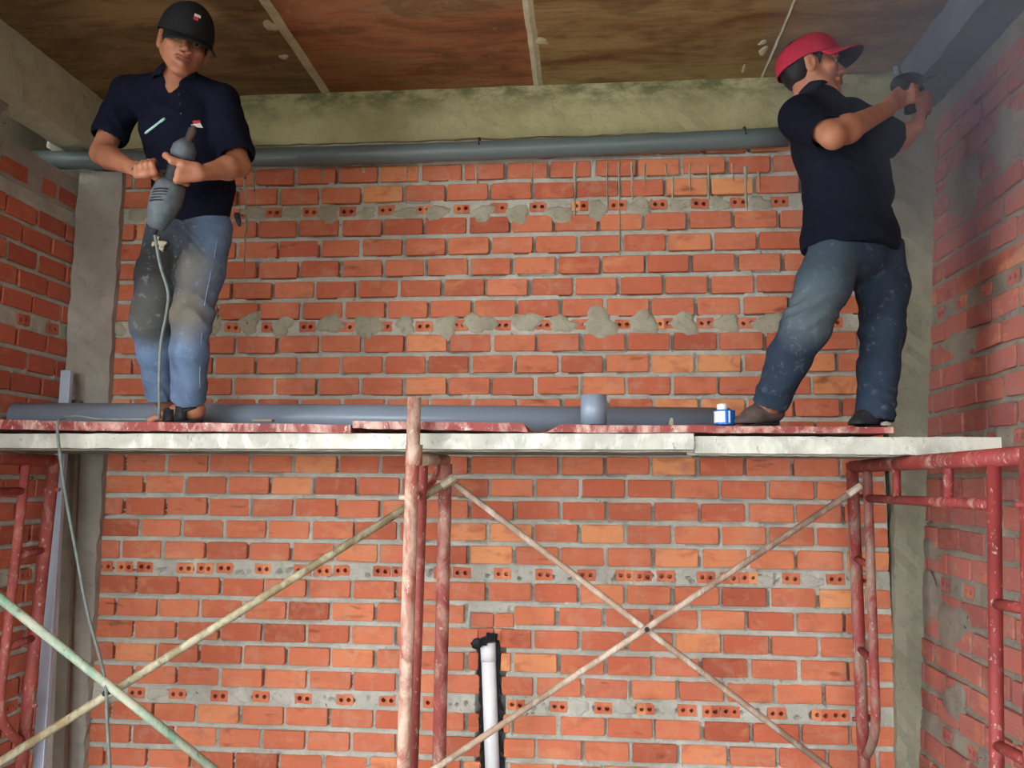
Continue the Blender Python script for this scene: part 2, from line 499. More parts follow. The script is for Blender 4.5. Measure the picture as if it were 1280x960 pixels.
HP = {0: (258, [152, 201, 250, 298.6, 342.5, 387.7, 434.6, 483, 529.5, 578, 623, 673, 725, 772, 823.6, 875, 924, 975, 1030]),
      1: (407, [142, 191, 242, 290.5, 337, 384, 433, 480, 530, 574.5, 628, 679.5, 725, 779, 830, 881.6, 934, 988, 1042]),
      2: (562, [136, 188, 236, 284, 331, 380, 429, 478, 528, 578, 629, 680, 731, 783, 836, 889, 942, 996, 1050]),
      3: (716, [130.5, 156, 181, 231, 256, 280.5, 328.5, 378, 404, 427, 477, 500, 553, 577, 628, 680, 733, 781, 804.7, 832, 883, 912, 936, 989, 1045, 1075]),
      4: (875, [170, 221, 274, 326, 379, 431, 484, 540, 592, 645, 698, 754, 807, 859, 889, 913, 971, 1027, 1050, 1081])}
def hdr_y(k, px): return {0: 270 - .0177 * px, 1: 414 - .0124 * px, 2: 562, 3: 708.5 + .0165 * px, 4: 860 + .034 * px}[k]
headers = {ZH0 - k * PER: [P(px, hdr_y(k, px), YW).x for px in l] for k, (_, l) in HP.items()}
XL, XBL, XCR, = -2.44, -2.215, 1.225
ch_t, ch_b = P(611, 797, YW), P(616, 960, YW)
CHX = lambda z: ch_t.x + (ch_b.x - ch_t.x) * (ch_t.z - z) / (ch_t.z - ch_b.z)
ra, rb = P(588, 764, YW), P(643, 806, YW)      # the square that was chiselled back


def cut(lo, hi, zc):
    if zc < ch_t.z + .01:
        c = CHX(zc); e = random.Random(int(zc * 1000)).uniform(.044, .054)
        segs = [(lo, min(hi, c - e)), (max(lo, c + e), hi)]
    elif rb.z < zc < ra.z:
        segs = [(lo, min(hi, ra.x)), (max(lo, rb.x), hi)]
    else: segs = [(lo, hi)]
    return [s for s in segs if s[1] - s[0] > .018]


pits = []
_r = random.Random(3)
for k, n in ((3, 90), (4, 80), (2, 30)):
    for _ in range(n):
        px = _r.uniform(120, 1085); q = P(px, hdr_y(k, px), YW); pits.append((q.x, q.z + _r.uniform(-.014, .014), _r.uniform(.004, .013), _r.uniform(.004, .008)))
def score_back(u, z):
    return (1.25 if z < 1.6 else 1.0) - (.9 if 1.55 < z < 1.76 else 0) - .12 * abs(z - 1.0) / 3 + .05 * (u > -2)
wall_back = masonry('wall_back', 'rear wall of bare orange hollow bricks in grey mortar, with rows of brick ends', XBL - .03, XCR + .03, .2, 3.10,
    lambda u, z, d: (u, YW + d, z), joints, headers, M_BRICK, M_MORT, .006, 300,
    lambda u, z: abs(u - CHX(z)) > .075 or z > ch_t.z, score_back, True,
    holes=[(CHX(.9) - .052, CHX(.3) + .05, .0, ch_t.z + .002, .13), (ra.x, rb.x, rb.z + .01, ra.z - .005, .022)], pits=pits, cut=cut)
# make the front of the wall face the room
mb = MB()
for k, (a, b, zc) in enumerate([(ra.x + .004, ra.x + .10, None), (ra.x + .112, rb.x - .006, None)]):
    pass
hz2 = (ra.z - .006 - rb.z - .004) / 2
for r_ in range(2):
    for a, b in ((ra.x + .004, ra.x + .52 * (rb.x - ra.x)), (ra.x + .55 * (rb.x - ra.x), rb.x - .005)):
        v, f = brick_data(b - a, hz2 - .005, _r, .002); zc = rb.z + .004 + hz2 * (r_ + .5)
        me = mesh([((a + b) / 2 + p[0], YW + .007 + p[1], zc + p[2]) for p in v], f)
        me.flip_normals(); part('cut_back_brick', me, wall_back, M_BRICK)


def blob(cx, cz, w, h, t, seed, y=YW, n=18, rings=5):
    r = random.Random(seed); ph = [r.uniform(0, 6.28) for _ in range(5)]; v = [(cx, y - t, cz)]; f = []
    for i in range(1, rings + 1):
        q = i / rings
        for k in range(n):
            a = 2 * math.pi * k / n
            rad = 1 + .16 * math.sin(2 * a + ph[0]) + .14 * math.sin(3 * a + ph[1]) + .09 * math.sin(5 * a + ph[2]) + .06 * math.sin(8 * a + ph[3])
            d = t * (1 - q ** 3) + r.uniform(-.0012, .0012) - (.006 if i == rings else 0)
            v.append((cx + w / 2 * q * rad * math.cos(a), y - d, cz + h / 2 * q * rad * math.sin(a)))
    for k in range(n): f.append((0, 1 + k, 1 + (k + 1) % n))
    for i in range(rings - 1):
        for k in range(n):
            k2 = (k + 1) % n; a = 1 + i * n; f.append((a + k, a + n + k, a + n + k2, a + k2))
    return mesh(v, f)


BL1 = [(267, 406, 26, 26), (311.5, 404, 27, 36), (352, 408, 30, 30), (413, 405, 34, 30), (460, 408, 37, 37), (507, 406, 28, 26), (557, 408, 36, 30), (599, 404, 42, 30), (658, 402, 38, 30),
       (703, 405, 36, 24), (750, 404, 44, 44), (806, 403, 36, 34), (856, 404, 34, 34), (909, 404, 32, 30), (962, 404, 40, 30), (1010, 403, 34, 28), (148, 412, 20, 24)]
BL0 = [(319, 266, 40, 20), (366, 265, 28, 18), (410, 268, 38, 26), (458, 266, 30, 16), (508, 266, 34, 18), (546, 266, 34, 22), (604, 266, 32, 24), (647, 268, 38, 26), (700, 268, 36, 28), (747, 262, 32, 28), (801, 258, 32, 24), (850, 256, 30, 20), (900, 255, 30, 20), (950, 254, 32, 20), (175, 268, 40, 22)]
BL4 = [(195, 867, 26, 18), (302, 869, 26, 20), (352, 872, 26, 20), (212, 563, 28, 14), (262, 562, 26, 14), (723, 883, 30, 20), (780, 885, 30, 16), (305, 562, 20, 12), (958, 726, 22, 16), (1015, 727, 26, 18)]
for s, (x, y, w_, h_) in enumerate(BL1 + BL0 + BL4):
    q = P(x, y, YW); k = .00355
    part('mortar_patch', blob(q.x, q.z, w_ * k, h_ * k, .011 if s < len(BL1) else .006, s), wall_back, M_PATCH if s < len(BL1) + len(BL0) else M_MORT, True)
DR = [(306, 214, 292, 5), (306, 292, 342, 2.4), (317, 216, 256, 3), (403, 207, 226, 5), (425, 208, 228, 3), (509, 207, 228, 3.4), (595, 205, 230, 3.5), (665, 203, 229, 5), (719, 203, 270, 4.5), (745, 201, 212, 4),
      (759, 203, 262, 3), (774, 203, 322, 3.2), (790, 203, 250, 5), (806, 205, 232, 3), (803, 262, 285, 3.4), (832, 205, 222, 3), (841, 222, 256, 4), (862, 205, 240, 3.4), (886, 206, 250, 4), (932, 208, 262, 6), (948, 215, 240, 3), (455, 203, 216, 11), (466, 205, 214, 6), (915, 205, 226, 3)]
for s, (x, y0_, y1_, w_) in enumerate(DR):
    a, b = P(x, y0_, YW), P(x + random.Random(s).uniform(-1, 2), y1_, YW); n = 7; v = []; f = []
    rr = random.Random(s)
    for i in range(n + 1):
        t = i / n; c = a.lerp(b, t); hw = w_ * .00355 / 2 * (1 - .55 * t) * rr.uniform(.6, 1.3); j = rr.uniform(-.002, .002)
        v += [(c.x - hw + j, YW - .0005, c.z), (c.x + j, YW - .006 * rr.uniform(.6, 1.2), c.z), (c.x + hw + j, YW - .0005, c.z), (c.x + j, YW + .004, c.z)]
        if i: q = 4 * i; f += [(q - 4 + m, q - 4 + (m + 1) % 4, q + (m + 1) % 4, q + m) for m in range(4)]
    f += [(0, 3, 2, 1), (4 * n, 4 * n + 1, 4 * n + 2, 4 * n + 3)]
    part('mortar_drip', mesh(v, f), wall_back, M_PATCH)

# side walls: bricks carry round at the same courses
def lwall(u, z, d): return (XL - d, u, z)
def rwx(z): return 1.30 + .073 * z
def rwall(u, z, d): return (rwx(z) + d, u, z)
jl = {}; jr = {}
for i in range(-1, 27):
    z = rowz(i) if i >= 0 else rowz(0) + SP
    if i >= 1 or True: jl[z - .02] = 3.60 + (.1 if i % 2 else 0) + .013 * math.sin(i * 2.1)
    jr[z + .012] = 3.62 + (.1 if i % 2 else 0) + .015 * math.sin(i * 1.7)
jl = {z: u for z, u in jl.items() if z < 2.83}
hl = {ZH0 - k * PER - .02: [3.58 - .2 * m - .03 * k for m in range(12)] for k in (1, 2, 3, 4)}
hr = {ZH0 - k * PER + .012: [3.6 - .2 * m - .05 * k for m in range(12)] for k in (0, 1, 2, 3, 4)}
wall_left = masonry('wall_left', 'left side wall of dark red bricks beyond the scaffold', 1.5, YW + .02, .0, 2.80, lwall, jl, hl, M_BRICKL, M_MORT, .012, 200,
    lambda u, z: True, lambda u, z: 2.0 - abs(u - 3.0) if u > 2.2 else .1, False)
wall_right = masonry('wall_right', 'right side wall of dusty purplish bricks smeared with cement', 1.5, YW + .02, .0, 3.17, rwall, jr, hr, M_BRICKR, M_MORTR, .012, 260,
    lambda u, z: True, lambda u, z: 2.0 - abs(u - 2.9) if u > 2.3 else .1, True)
for s, (x, y, w_, h_) in enumerate([(1158, 735, .10, .34), (1185, 760, .22, .30), (1172, 900, .2, .22), (1215, 790, .30, .2), (1190, 250, .3, .3), (1200, 430, .3, .12), (1240, 180, .2, .26), (1180, 690, .25, .1), (1225, 880, .2, .14)]):
    X = rwx(2.0); q = PX(x, y, X)
    me = blob(0, 0, w_ * 1.1, h_, .0045, 50 + s, 0, 22, 6)
    me.transform(Matrix(((0, 1, 0, rwx(q.z)), (1, 0, 0, q.y), (0, 0, 1, q.z), (0, 0, 0, 1)))); me.flip_normals()
    part('mortar_patch', me, wall_right, M_MORTR, True)
# solid backs of the three walls (so that no light leaks)
def solid(name, lo, hi, mat, label, cat, parent=None):
    o = part(name, MB().box(lo, hi).me(), parent, mat)
    if parent is None: tag(o, label, cat, None, 'structure')
    return o
solid('wall_body', (XL - .3, YW + .16, -.02), (1.75, YW + .30, 3.34), M_MORT, None, None, wall_back)
solid('wall_body', (XL - .2, 1.5, -.02), (XL - .055, YW + .06, 2.83), M_MORT, None, None, wall_left)
me = mesh([(rwx(z) + .055 + dx, y, z) for z in (0, 3.17) for y in (1.5, YW + .06) for dx in (0, .16)], [(0, 1, 3, 2), (4, 6, 7, 5), (0, 4, 5, 1), (2, 3, 7, 6), (0, 2, 6, 4), (1, 5, 7, 3)])
part('wall_body', me, wall_right, M_MORTR)
# left wall: plastered band, notch through which the pipe leaves
part('plaster_band', MB().box((XL - .18, 1.5, 2.78), (XL + .006, 3.08, 3.08)).me(), wall_left, M_COL)
hq = PX(62, 182, -2.72); bx = MB()
bx.box((-2.86, 3.05, 2.76), (-2.70, hq.y - .05, 3.34)); bx.box((-2.86, hq.y + .04, 2.76), (-2.70, 3.95, 3.34))
bx.box((-2.86, hq.y - .06, 2.76), (-2.70, hq.y + .05, hq.z - .03)); bx.box((-2.86, hq.y - .06, hq.z + .03), (-2.70, hq.y + .05, 3.34))
bx.box((-2.72, 3.05, 2.76), (-2.44, 3.9, 2.93))
part('rough_infill', bx.me(), wall_left, M_COL)
rg = MB()
for k in range(14):
    z = 2.80 + k * .02; rg.box((XL - .17, 3.06, z), (XL + .012, 3.08 + .03 * random.random() + .04 * abs(math.sin(k * .9)), z + .022))
part('ragged_mortar_edge', rg.me(), wall_left, M_COL, kind='stuff')
# the walls and slab nearer the camera than the view (they only shade the room)
solid('shade_lintel', (-3.2, -2.62, 2.45), (2.2, -2.45, 3.34), M_COL, 'added unseen lintel over the open front, dimming the upper room', 'wall')  # added out of view so less daylight reaches the upper wall
solid('wall_left_near', (XL - .2, -2.45, 0), (XL - .02, .2, 3.06), M_COL, 'plain side wall by the open front, left', 'wall')
me = mesh([(rwx(z) - .02 + dx, y, z) for z in (0, 3.34) for y in (-2.45, 1.53) for dx in (0, .22)], [(0, 1, 3, 2), (4, 6, 7, 5), (0, 4, 5, 1), (2, 3, 7, 6), (0, 2, 6, 4), (1, 5, 7, 3)])
tag(part('wall_right_near', me, None, M_COLR), 'plain side wall by the open front, right', 'wall', None, 'structure')
solid('shade_pier', (1.0, -2.62, 0), (2.2, -2.45, 2.45), M_COL, 'added unseen pier at the right of the open front, dimming the right side', 'wall')  # added out of view to block daylight from the right part
floor = solid('floor', (XL - .3, -2.6, -.12), (1.9, YW + .2, 0), M_FLOOR, 'bare concrete floor of the room under the scaffold', 'floor')
solid('ground', (-14, -16, -.2), (14, -2.6, -.05), M_GROUND, 'unseen open yard in front of the room, kept dark to limit bounced light', 'ground')  # unseen yard, darkened so little light bounces up into the room

# ceiling
CZ = 3.335
ceiling = solid('ceiling', (XL - .3, -2.6, CZ + .006), (1.9, YW + .2, CZ + .14), M_SEAM, 'underside of the concrete slab with formwork imprints and cement seams', 'ceiling')
xs = [-2.62, -1.235, -.225, .79, 1.82]
for i in range(4):
    for j, (y0_, y1_) in enumerate(((-2.4, -.2), (-.185, 1.75), (1.765, YW))):
        g = .009
        v, f = [], []
        mb = MB().box((xs[i] + g, y0_, CZ), (xs[i + 1] - g, y1_, CZ + .012))
        part('ceiling_panel', mb.me(), ceiling, [M_CE[0], M_CE[1], M_CE[2], M_CE[2]][i])
for i in (1, 2, 3):
    rr = random.Random(i); v = []; f = []; n = 60
    for k in range(n + 1):
        y = .2 + (YW - .2) * k / n; hw = (.006 if i == 3 else .021) + 0 * (.021 + .005 * math.sin(y * 7 + i) + rr.uniform(-.003, .003)) * (1.2 if i == 1 else 1.); j = rr.uniform(-.002, .002)
        v += [(xs[i] - hw + j, y, CZ), (xs[i] + j, y, CZ - .006 * rr.uniform(.6, 1.2)), (xs[i] + hw + j, y, CZ), (xs[i], y, CZ + .008)]
        if k: q = 4 * k; f += [(q - 4 + m, q - 4 + (m + 1) % 4, q + (m + 1) % 4, q + m) for m in range(4)]
    part('cement_seam', mesh(v, f), ceiling, M_SEAM)
rr = random.Random(77)
for k in range(26):   # dried cement dabs on the slab beside the seams
    i = rr.choice((1, 2, 2, 3)); x = xs[i] + rr.uniform(-.10, .10); y = rr.uniform(2.2, 3.6)
    me = blob(0, 0, rr.uniform(.02, .07), rr.uniform(.03, .12), .004, 300 + k, 0, 10, 3)
    me.transform(Matrix(((1, 0, 0, x), (0, 0, 1, y), (0, 1, 0, CZ), (0, 0, 0, 1)))); part('cement_dab', me, ceiling, M_SEAM, True)

# beams and columns
def rough_box(name, lo, hi, mat, label, amp=.004, step=.05):
    """a cast box whose faces are a little uneven"""
    lo, hi = Vector(lo), Vector(hi); n = [max(1, int((hi[a] - lo[a]) / step)) for a in range(3)]; n = [min(k, 70) for k in n]
    idx = {}; v = []; f = []; rr = random.Random(9)
    def vid(i, j, k):
        key = (i, j, k)
        if key not in idx:
            idx[key] = len(v); p = [lo[a] + (hi[a] - lo[a]) * t / n[a] for a, t in enumerate(key)]
            v.append([c + rr.uniform(-amp, amp) for c in p])
        return idx[key]
    for a in range(3):
        b, c = (a + 1) % 3, (a + 2) % 3
        for s in (0, n[a]):
            for i in range(n[b]):
                for j in range(n[c]):
                    q = []
                    for (di, dj) in ((0, 0), (1, 0), (1, 1), (0, 1)):
                        k = [0, 0, 0]; k[a] = s; k[b] = i + di; k[c] = j + dj; q.append(vid(*k))
                    f.append(tuple(q if s else reversed(q)))
    o = part(name, mesh(v, f), None, mat); tag(o, label, 'beam' if hi.z - lo.z < 1 else 'column', None, 'structure'); return o


rough_box('trim_1', (-2.44, 3.665, 3.085), (1.55, 3.9, CZ + .01), M_BEAM, 'mossy pale concrete beam across the top of the rear wall')
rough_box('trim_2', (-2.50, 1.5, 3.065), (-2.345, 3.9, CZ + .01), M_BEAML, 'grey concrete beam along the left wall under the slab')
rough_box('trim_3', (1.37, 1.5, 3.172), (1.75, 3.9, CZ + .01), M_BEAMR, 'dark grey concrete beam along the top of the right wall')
rough_box('trim_4', (-2.435, 3.645, 0), (XBL, 3.9, 2.965), M_COL, 'rough grey concrete column in the left corner', .005)
rough_box('trim_5', (XCR, 3.65, 0), (1.40, 3.9, 3.17), M_COLR, 'rough grey concrete column in the right corner', .006)
for v_ in bpy.data.objects['trim_5'].data.vertices:      # the column leans out with the right wall
    t_ = (v_.co.x - XCR) / (1.40 - XCR); z_ = v_.co.z
    v_.co.x = (XCR + .035 * z_) * (1 - t_) + (1.32 + .078 * z_) * t_

# cement dust hanging in the corner where the right man drills
dv = bpy.data.materials.new('cement dust'); dv.use_nodes = True; nt = dv.node_tree; nt.nodes.clear()
out = nt.nodes.new('ShaderNodeOutputMaterial'); pv = nt.nodes.new('ShaderNodeVolumePrincipled'); nt.links.new(pv.outputs[0], out.inputs['Volume'])
pv.inputs['Color'].default_value = (.72, .78, 1, 1)
ge_ = nt.nodes.new('ShaderNodeNewGeometry'); dm = nt.nodes.new('ShaderNodeVectorMath'); dm.operation = 'DISTANCE'; nt.links.new(ge_.outputs['Position'], dm.inputs[0]); dm.inputs[1].default_value = (1.45, 2.9, 3.0)
mr = nt.nodes.new('ShaderNodeMapRange'); mr.inputs[1].default_value = .2; mr.inputs[2].default_value = 1.0; mr.inputs[3].default_value = .55; mr.inputs[4].default_value = 0; nt.links.new(dm.outputs['Value'], mr.inputs[0]); nt.links.new(mr.outputs[0], pv.inputs['Density'])
mb = MB().lathe((1.12, 2.9, 2.15), (1.12, 2.9, 3.32), [(0, .05), (.15, .35), (.4, .46), (1, .48)], 24)
for v_ in mb.v:
    v_.y = 2.9 + (v_.y - 2.9) * 1.5
hz_ = part('dust_haze', mb.me(), None, dv, True); tag(hz_, 'faint bluish cement dust in the air around the red-capped man', 'dust', None, 'stuff')

# ------------------------------------------------------------------ scaffold
def pz(px, py, Y): return P(px, py, Y)
RP = .0235
ZR = 1.575      # axis of the frames' top rails


def scaffold(label, X, Yr, Yn, mat, group, near=True, matr=None, flange=None):
    """a ladder frame standing across the wall: rear post, near post, inner tubes bent into the posts"""
    t = thing('scaffold', label, 'scaffold frame', (X, Yr, 0), group)
    matr = matr or mat
    part('post', MB().tube([(X, Yr, 0), (X, Yr, ZR + .015)], RP).me(), t, matr, True)
    part('top_rail', MB().tube([(X, Yr, ZR), (X, Yn, ZR)], RP).me(), t, mat, True)
    zl = ZR - .12; d = .27 * (Yr - Yn) / 1.25
    def inner(Y0, s):
        Yi = Y0 + s * d * .62
        pts = bend([(X, Yi, ZR - .02), (X, Yi, .62), (X, Y0 + s * .045, .50), (X, Y0 + s * .02, .50)], .09)
        part('inner_post', MB().tube(pts, .017).me(), t, matr if s < 0 else mat, True)
        for z in (1.22, .88): part('rung', MB().tube([(X, Y0, z), (X, Yi, z - .01)], .014).me(), t, mat, True)
        return Yi
    yi = inner(Yr, -1)
    yn = Yn
    if near:
        part('post', MB().tube([(X, Yn, 0), (X, Yn, ZR + .015)], RP).me(), t, mat, True); yn = inner(Yn, 1)
    part('lower_rail', MB().tube([(X, yi, zl), (X, yn, zl)], .015).me(), t, mat, True)
    for y in (yi + (yn - yi) * .3, yi + (yn - yi) * .72):
        part('upright', MB().tube([(X, y, zl), (X, y, ZR)], .014).me(), t, mat, True)
    for y in (Yr, Yn) if near else (Yr,):
        part('foot_plate', MB().tube([(X, y, 0), (X, y, .012)], .06).me(), t, mat)
        for z in (1.46, .62): part('brace_pin', MB().tube([(X - .036, y, z), (X + .036, y, z)], .008, 8).me(), t, mat, True)
    return t


G = 'scaffold frames under the platform'
tr_ = scaffold('worn dark red scaffold frame standing by the right wall', 1.035, 3.4, 2.06, M_RED, G, True, M_REDG)
# left frame, rear half in view
tl_ = scaffold('salmon red scaffold frame at the left edge beside the leaning aluminium strip', -2.135, 3.2, 1.95, M_REDL, G)
for ch in tr_.children:
    for v_ in ch.data.vertices: v_.co.x -= .05 * (1.6 - v_.co.z) * max(0, min(1, -v_.co.y / 1.2))
for ch in tl_.children:      # this one leans a little
    for v_ in ch.data.vertices: v_.co.x += -.018 - .036 * (1.6 - v_.co.z)
# middle frame
Xm = -.59
t = thing('scaffold', 'cement-caked red scaffold frame in the middle with a post rising above the planks', 'scaffold frame', (Xm, 3.3, 0), G)
part('post', MB().tube([P(502, 985, 2.8) - Vector((0, 0, .6)), P(518, 497, 2.8)], .0235, 16).me(), t, M_REDW, True, label='tall near post whitened with cement')
part('post', MB().tube([P(548, 960, 3.3) - Vector((0, 0, .45)), P(557, 580, 3.3)], .0265, 14).me(), t, M_REDM, True)
part('inner_post', MB().tube(bend([P(529, 572, 2.95), P(515, 985, 2.95)], .02), .019).me(), t, M_REDL, True)
part('top_rail', MB().tube([P(518, 575, 2.8), P(557, 575, 3.3)], .022).me(), t, M_BRACEW, True)
part('bent_brace', MB().tube(bend([P(546, 572, 3.15), P(547, 588, 3.14), P(540, 604, 3.1), P(520, 620, 2.9)], .03), .012).me(), t, M_REDL, True)
for Y, p in ((2.8, (503, 960)), (3.3, (547, 960))):
    q = P(p[0], p[1], Y); part('foot_plate', MB().tube([(q.x, Y, 0), (q.x, Y, .012)], .06).me(), t, M_RED)
for q in (P(557, 603, 3.27), P(512, 622, 2.8)):
    part('brace_pin', MB().tube([q - Vector((.034, 0, 0)), q + Vector((.034, 0, 0))], .009, 8).me(), t, M_BRACEW, True)
part('coupler', MB().tube([P(518, 556, 2.8), P(517, 582, 2.8)], .029, 14).me(), t, M_REDW, True)


def brace(label, tubes, pivot, mats, group):
    p = P(*pivot); t = thing('cross_brace', label, 'cross brace', p, group)
    for (a, b, ra_, m, lb) in tubes:
        a, b = P(*a), P(*b)
        o = part('brace_tube', MB().tube([a, b], ra_, 10).me(), t, m, True, label=lb)
        for e, s in ((a, b), (b, a)):
            d = (s - e).normalized() * .03
            part('flattened_end', MB().tube([e - d, e + d], ra_ * 1.15, 6).me(), t, m)
    part('pivot_bolt', MB().tube([p + Vector((0, -.035, 0)), p + Vector((0, .03, 0))], .010, 8).me(), t, M_TAPE)
    return t


GB = 'cross braces between the scaffold frames'
brace('crossed brown and green brace tubes at the lower left',
      [((560, 602, 3.24), (-60, 990, 2.78), .0155, M_BRACE, 'brown rusty brace tube'), ((-60, 700, 2.6), (330, 1012, 3.02), .0155, M_BRACEG, 'chipped green brace tube')], (138, 864, 2.84), None, GB)
brace('crossed pair of thin pale brace tubes in front of the wall\'s right half',
      [((562, 600, 3.3), (1075, 990, 3.38), .0125, M_BRACEW, None), ((1068, 613, 3.33), (500, 990, 3.26), .0125, M_BRACEW, 'greyer brace tube')], (808, 785, 3.32), None, GB)

# ------------------------------------------------------------------ platform
def plank(label, x0, x1, yf, yr, zt, zb, mat, group, tilt=0):
    """pressed steel plank: a downward open channel with returned lips; x0, x1 ends, yf front edge (left, right)"""
    w_ = .235; th = .004
    prof = [(0, zt), (w_, zt), (w_, zb), (w_ - .03, zb), (w_ - .03, zb + th), (w_ - th, zb + th), (w_ - th, zt - th), (th, zt - th), (th, zb + th), (.03, zb + th), (.03, zb), (0, zb)]
    n = 40; v = []; f = []; m = len(prof); rr = random.Random(int(x0 * 100))
    for i in range(n + 1):
        t = i / n; x = x0 + (x1 - x0) * t; y = yf[0] + (yf[1] - yf[0]) * t; j = rr.uniform(-.0012, .0012)
        for (a, z) in prof: v.append((x, y + a, z + j + tilt * t))
        if i: q = m * (i - 1); f += [(q + k, q + (k + 1) % m, q + m + (k + 1) % m, q + m + k) for k in range(m)]
    f += [(0, 11, 8, 7), (0, 7, 6, 1), (1, 6, 5, 2), (2, 5, 4, 3), (8, 11, 10, 9)]
    e = m * n; f += [(e + 7, e + 8, e + 11, e), (e + 1, e + 6, e + 7, e), (e + 2, e + 5, e + 6, e + 1), (e + 3, e + 4, e + 5, e + 2), (e + 9, e + 10, e + 11, e + 8)]
    o = part('scaffold_plank', mesh(v, f), None, mat); tag(o, label, 'plank', group); return o


GP = 'long planks of the working platform'
plank('whitish cement-splattered long plank forming the left front edge of the platform', -2.6, .352, (2.97, 2.825), 0, 1.670, 1.616, M_PLANK, GP)
plank('grey-white plank continuing the platform edge to the right wall, darker at its end', .356, 1.30, (2.835, 2.76), 0, 1.661, 1.604, M_PLANK, GP, -.004)
plank('rear left plank seen from below behind the front one', -2.6, .40, (3.225, 3.08), 0, 1.664, 1.612, M_BOARDG, GP)
plank('rear right plank seen from below behind the front one', .404, 1.29, (3.085, 3.01), 0, 1.660, 1.604, M_BOARDG, GP, -.004)


def board(label, tl, tr, bl, br, wdt, mat, skew=0):
    tl, tr, bl, br = [Vector(p) for p in (tl, tr, bl, br)]
    n = 24; v = []; f = []; rr = random.Random(int(tl.x * 77))
    for i in range(n + 1):
        t = i / n; a = tl.lerp(tr, t); b = bl.lerp(br, t); j = rr.uniform(-.0015, .0015); k = rr.uniform(-.002, .002)
        v += [a + Vector((0, k, j)), a + Vector((skew * (1 - t), wdt, j)), b + Vector((skew * (1 - t), wdt, j)), b + Vector((0, k, j))]
        if i: q = 4 * (i - 1); f += [(q + m, q + 4 + m, q + 4 + (m + 1) % 4, q + (m + 1) % 4) for m in range(4)]
    f += [(0, 1, 2, 3), (4 * n + 3, 4 * n + 2, 4 * n + 1, 4 * n)]
    o = part('plywood_board', mesh(v, f), None, mat); tag(o, label, 'board', 'red-faced plywood boards on the planks'); return o


board('long red-edged plywood board under the man in the dark cap', P(-60, 524, 2.93), P(438, 531, 2.86), P(-60, 536, 2.93), P(438, 541, 2.86), .46, M_BOARD)
board('short chipped red plywood board behind the tall scaffold post', P(441, 526, 2.862), P(655, 529, 2.838), P(441, 535, 2.862), P(660, 540, 2.838), .46, M_BOARD)
board('red-edged plywood board under the man in the red cap', P(700, 530.5, 2.835), P(1117, 534, 2.76), P(684, 540, 2.835), P(1117, 541.5, 2.76), .46, M_BOARD, -.1)
ZB = 1.705      # top of the boards
chips = [((318, 521), (341, 527), 'pale wood splinter lying on the left board edge'), ((835, 523), (842, 530), 'small white lump of mortar on the right board'), ((1098, 527), (1112, 533), 'grey mortar crumb at the right end of the board beside a shoe')]
for s, (a, b, lb) in enumerate(chips):
    a, b = P(a[0], a[1], 2.87), P(b[0], b[1], 2.87)
    if s == 0:
        me = MB().box((a.x - .005, 2.86, ZB + .006), (b.x, 2.885, ZB + .014)).me()
    else:
        c = Vector(((a.x + b.x) / 2, 2.85, (a.z + ZB - .004) / 2)); mb = MB().lathe((c.x, c.y, ZB - .006), (c.x, c.y, a.z), [(0, .9 * (b.x - a.x) / 2), (.4, (b.x - a.x) / 2), (.8, .3 * (b.x - a.x)), (1, .003)], 7); me = mb.me()
        for v_ in me.vertices: v_.co += Vector((random.uniform(-.003, .003), random.uniform(-.003, .003), 0))
    tag(part('mortar_lump' if s else 'wood_splinter', me, None, M_PATCH if s else M_BOARDG), lb, 'debris' if s else 'splinter')

# pipes
def pipe(name, pts, r, mat, label, cat='pipe', group=None, th=.004):
    n = 28; o = MB().tube(pts, r, n, caps=False); i = MB().tube(pts, r - th, n, caps=False)
    k = len(o.v); o.add(i.v, [tuple(reversed(q)) for q in i.f]); L = k - n
    for m in range(n):
        m2 = (m + 1) % n; o.f.append((m, k + m, k + m2, m2)); o.f.append((L + m2, k + L + m2, k + L + m, L + m))
    ob = part(name, o.me(), None, mat, True); ob.data.polygons.foreach_set('use_smooth', [True] * len(ob.data.polygons)); tag(ob, label, cat, group)
    return ob


pts = [P(44, 199, 3.60), P(135, 200, 3.60), P(300, 197, 3.60), P(500, 192, 3.605), P(680, 185, 3.61), P(820, 179, 3.61), P(985, 171, 3.61)]
pts = [P(44, 200, 3.60)] + pts[1:]
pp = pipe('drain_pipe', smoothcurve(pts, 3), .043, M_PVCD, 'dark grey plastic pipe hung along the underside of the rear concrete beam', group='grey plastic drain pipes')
for s, px in enumerate((235, 600, 930)):
    py = 199 - (px - 235) * .0385; a = P(px, py, 3.605)
    part('pipe_hook', MB().tube([a + Vector((0, math.cos(k * .35) * .046, math.sin(k * .35) * .046)) for k in range(-4, 10)] + [(a.x, 3.68, a.z + .02)], .003, 6).me(), pp, M_TAPE, True)
pl = [(-2.43, 3.33, ZB + .062), (-1.0, 3.38, ZB + .060), (.58, 3.50, ZB + .056)]
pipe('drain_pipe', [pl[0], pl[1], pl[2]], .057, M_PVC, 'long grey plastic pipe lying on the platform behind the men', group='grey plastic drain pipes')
a = P(742, 531, 2.95)
pipe('pipe_coupling', [(a.x, 2.93, ZB), (a.x, 2.93, ZB + .105)], .046, M_PVC, 'short grey pipe coupling standing upright on the board right of the tall post', 'pipe fitting')

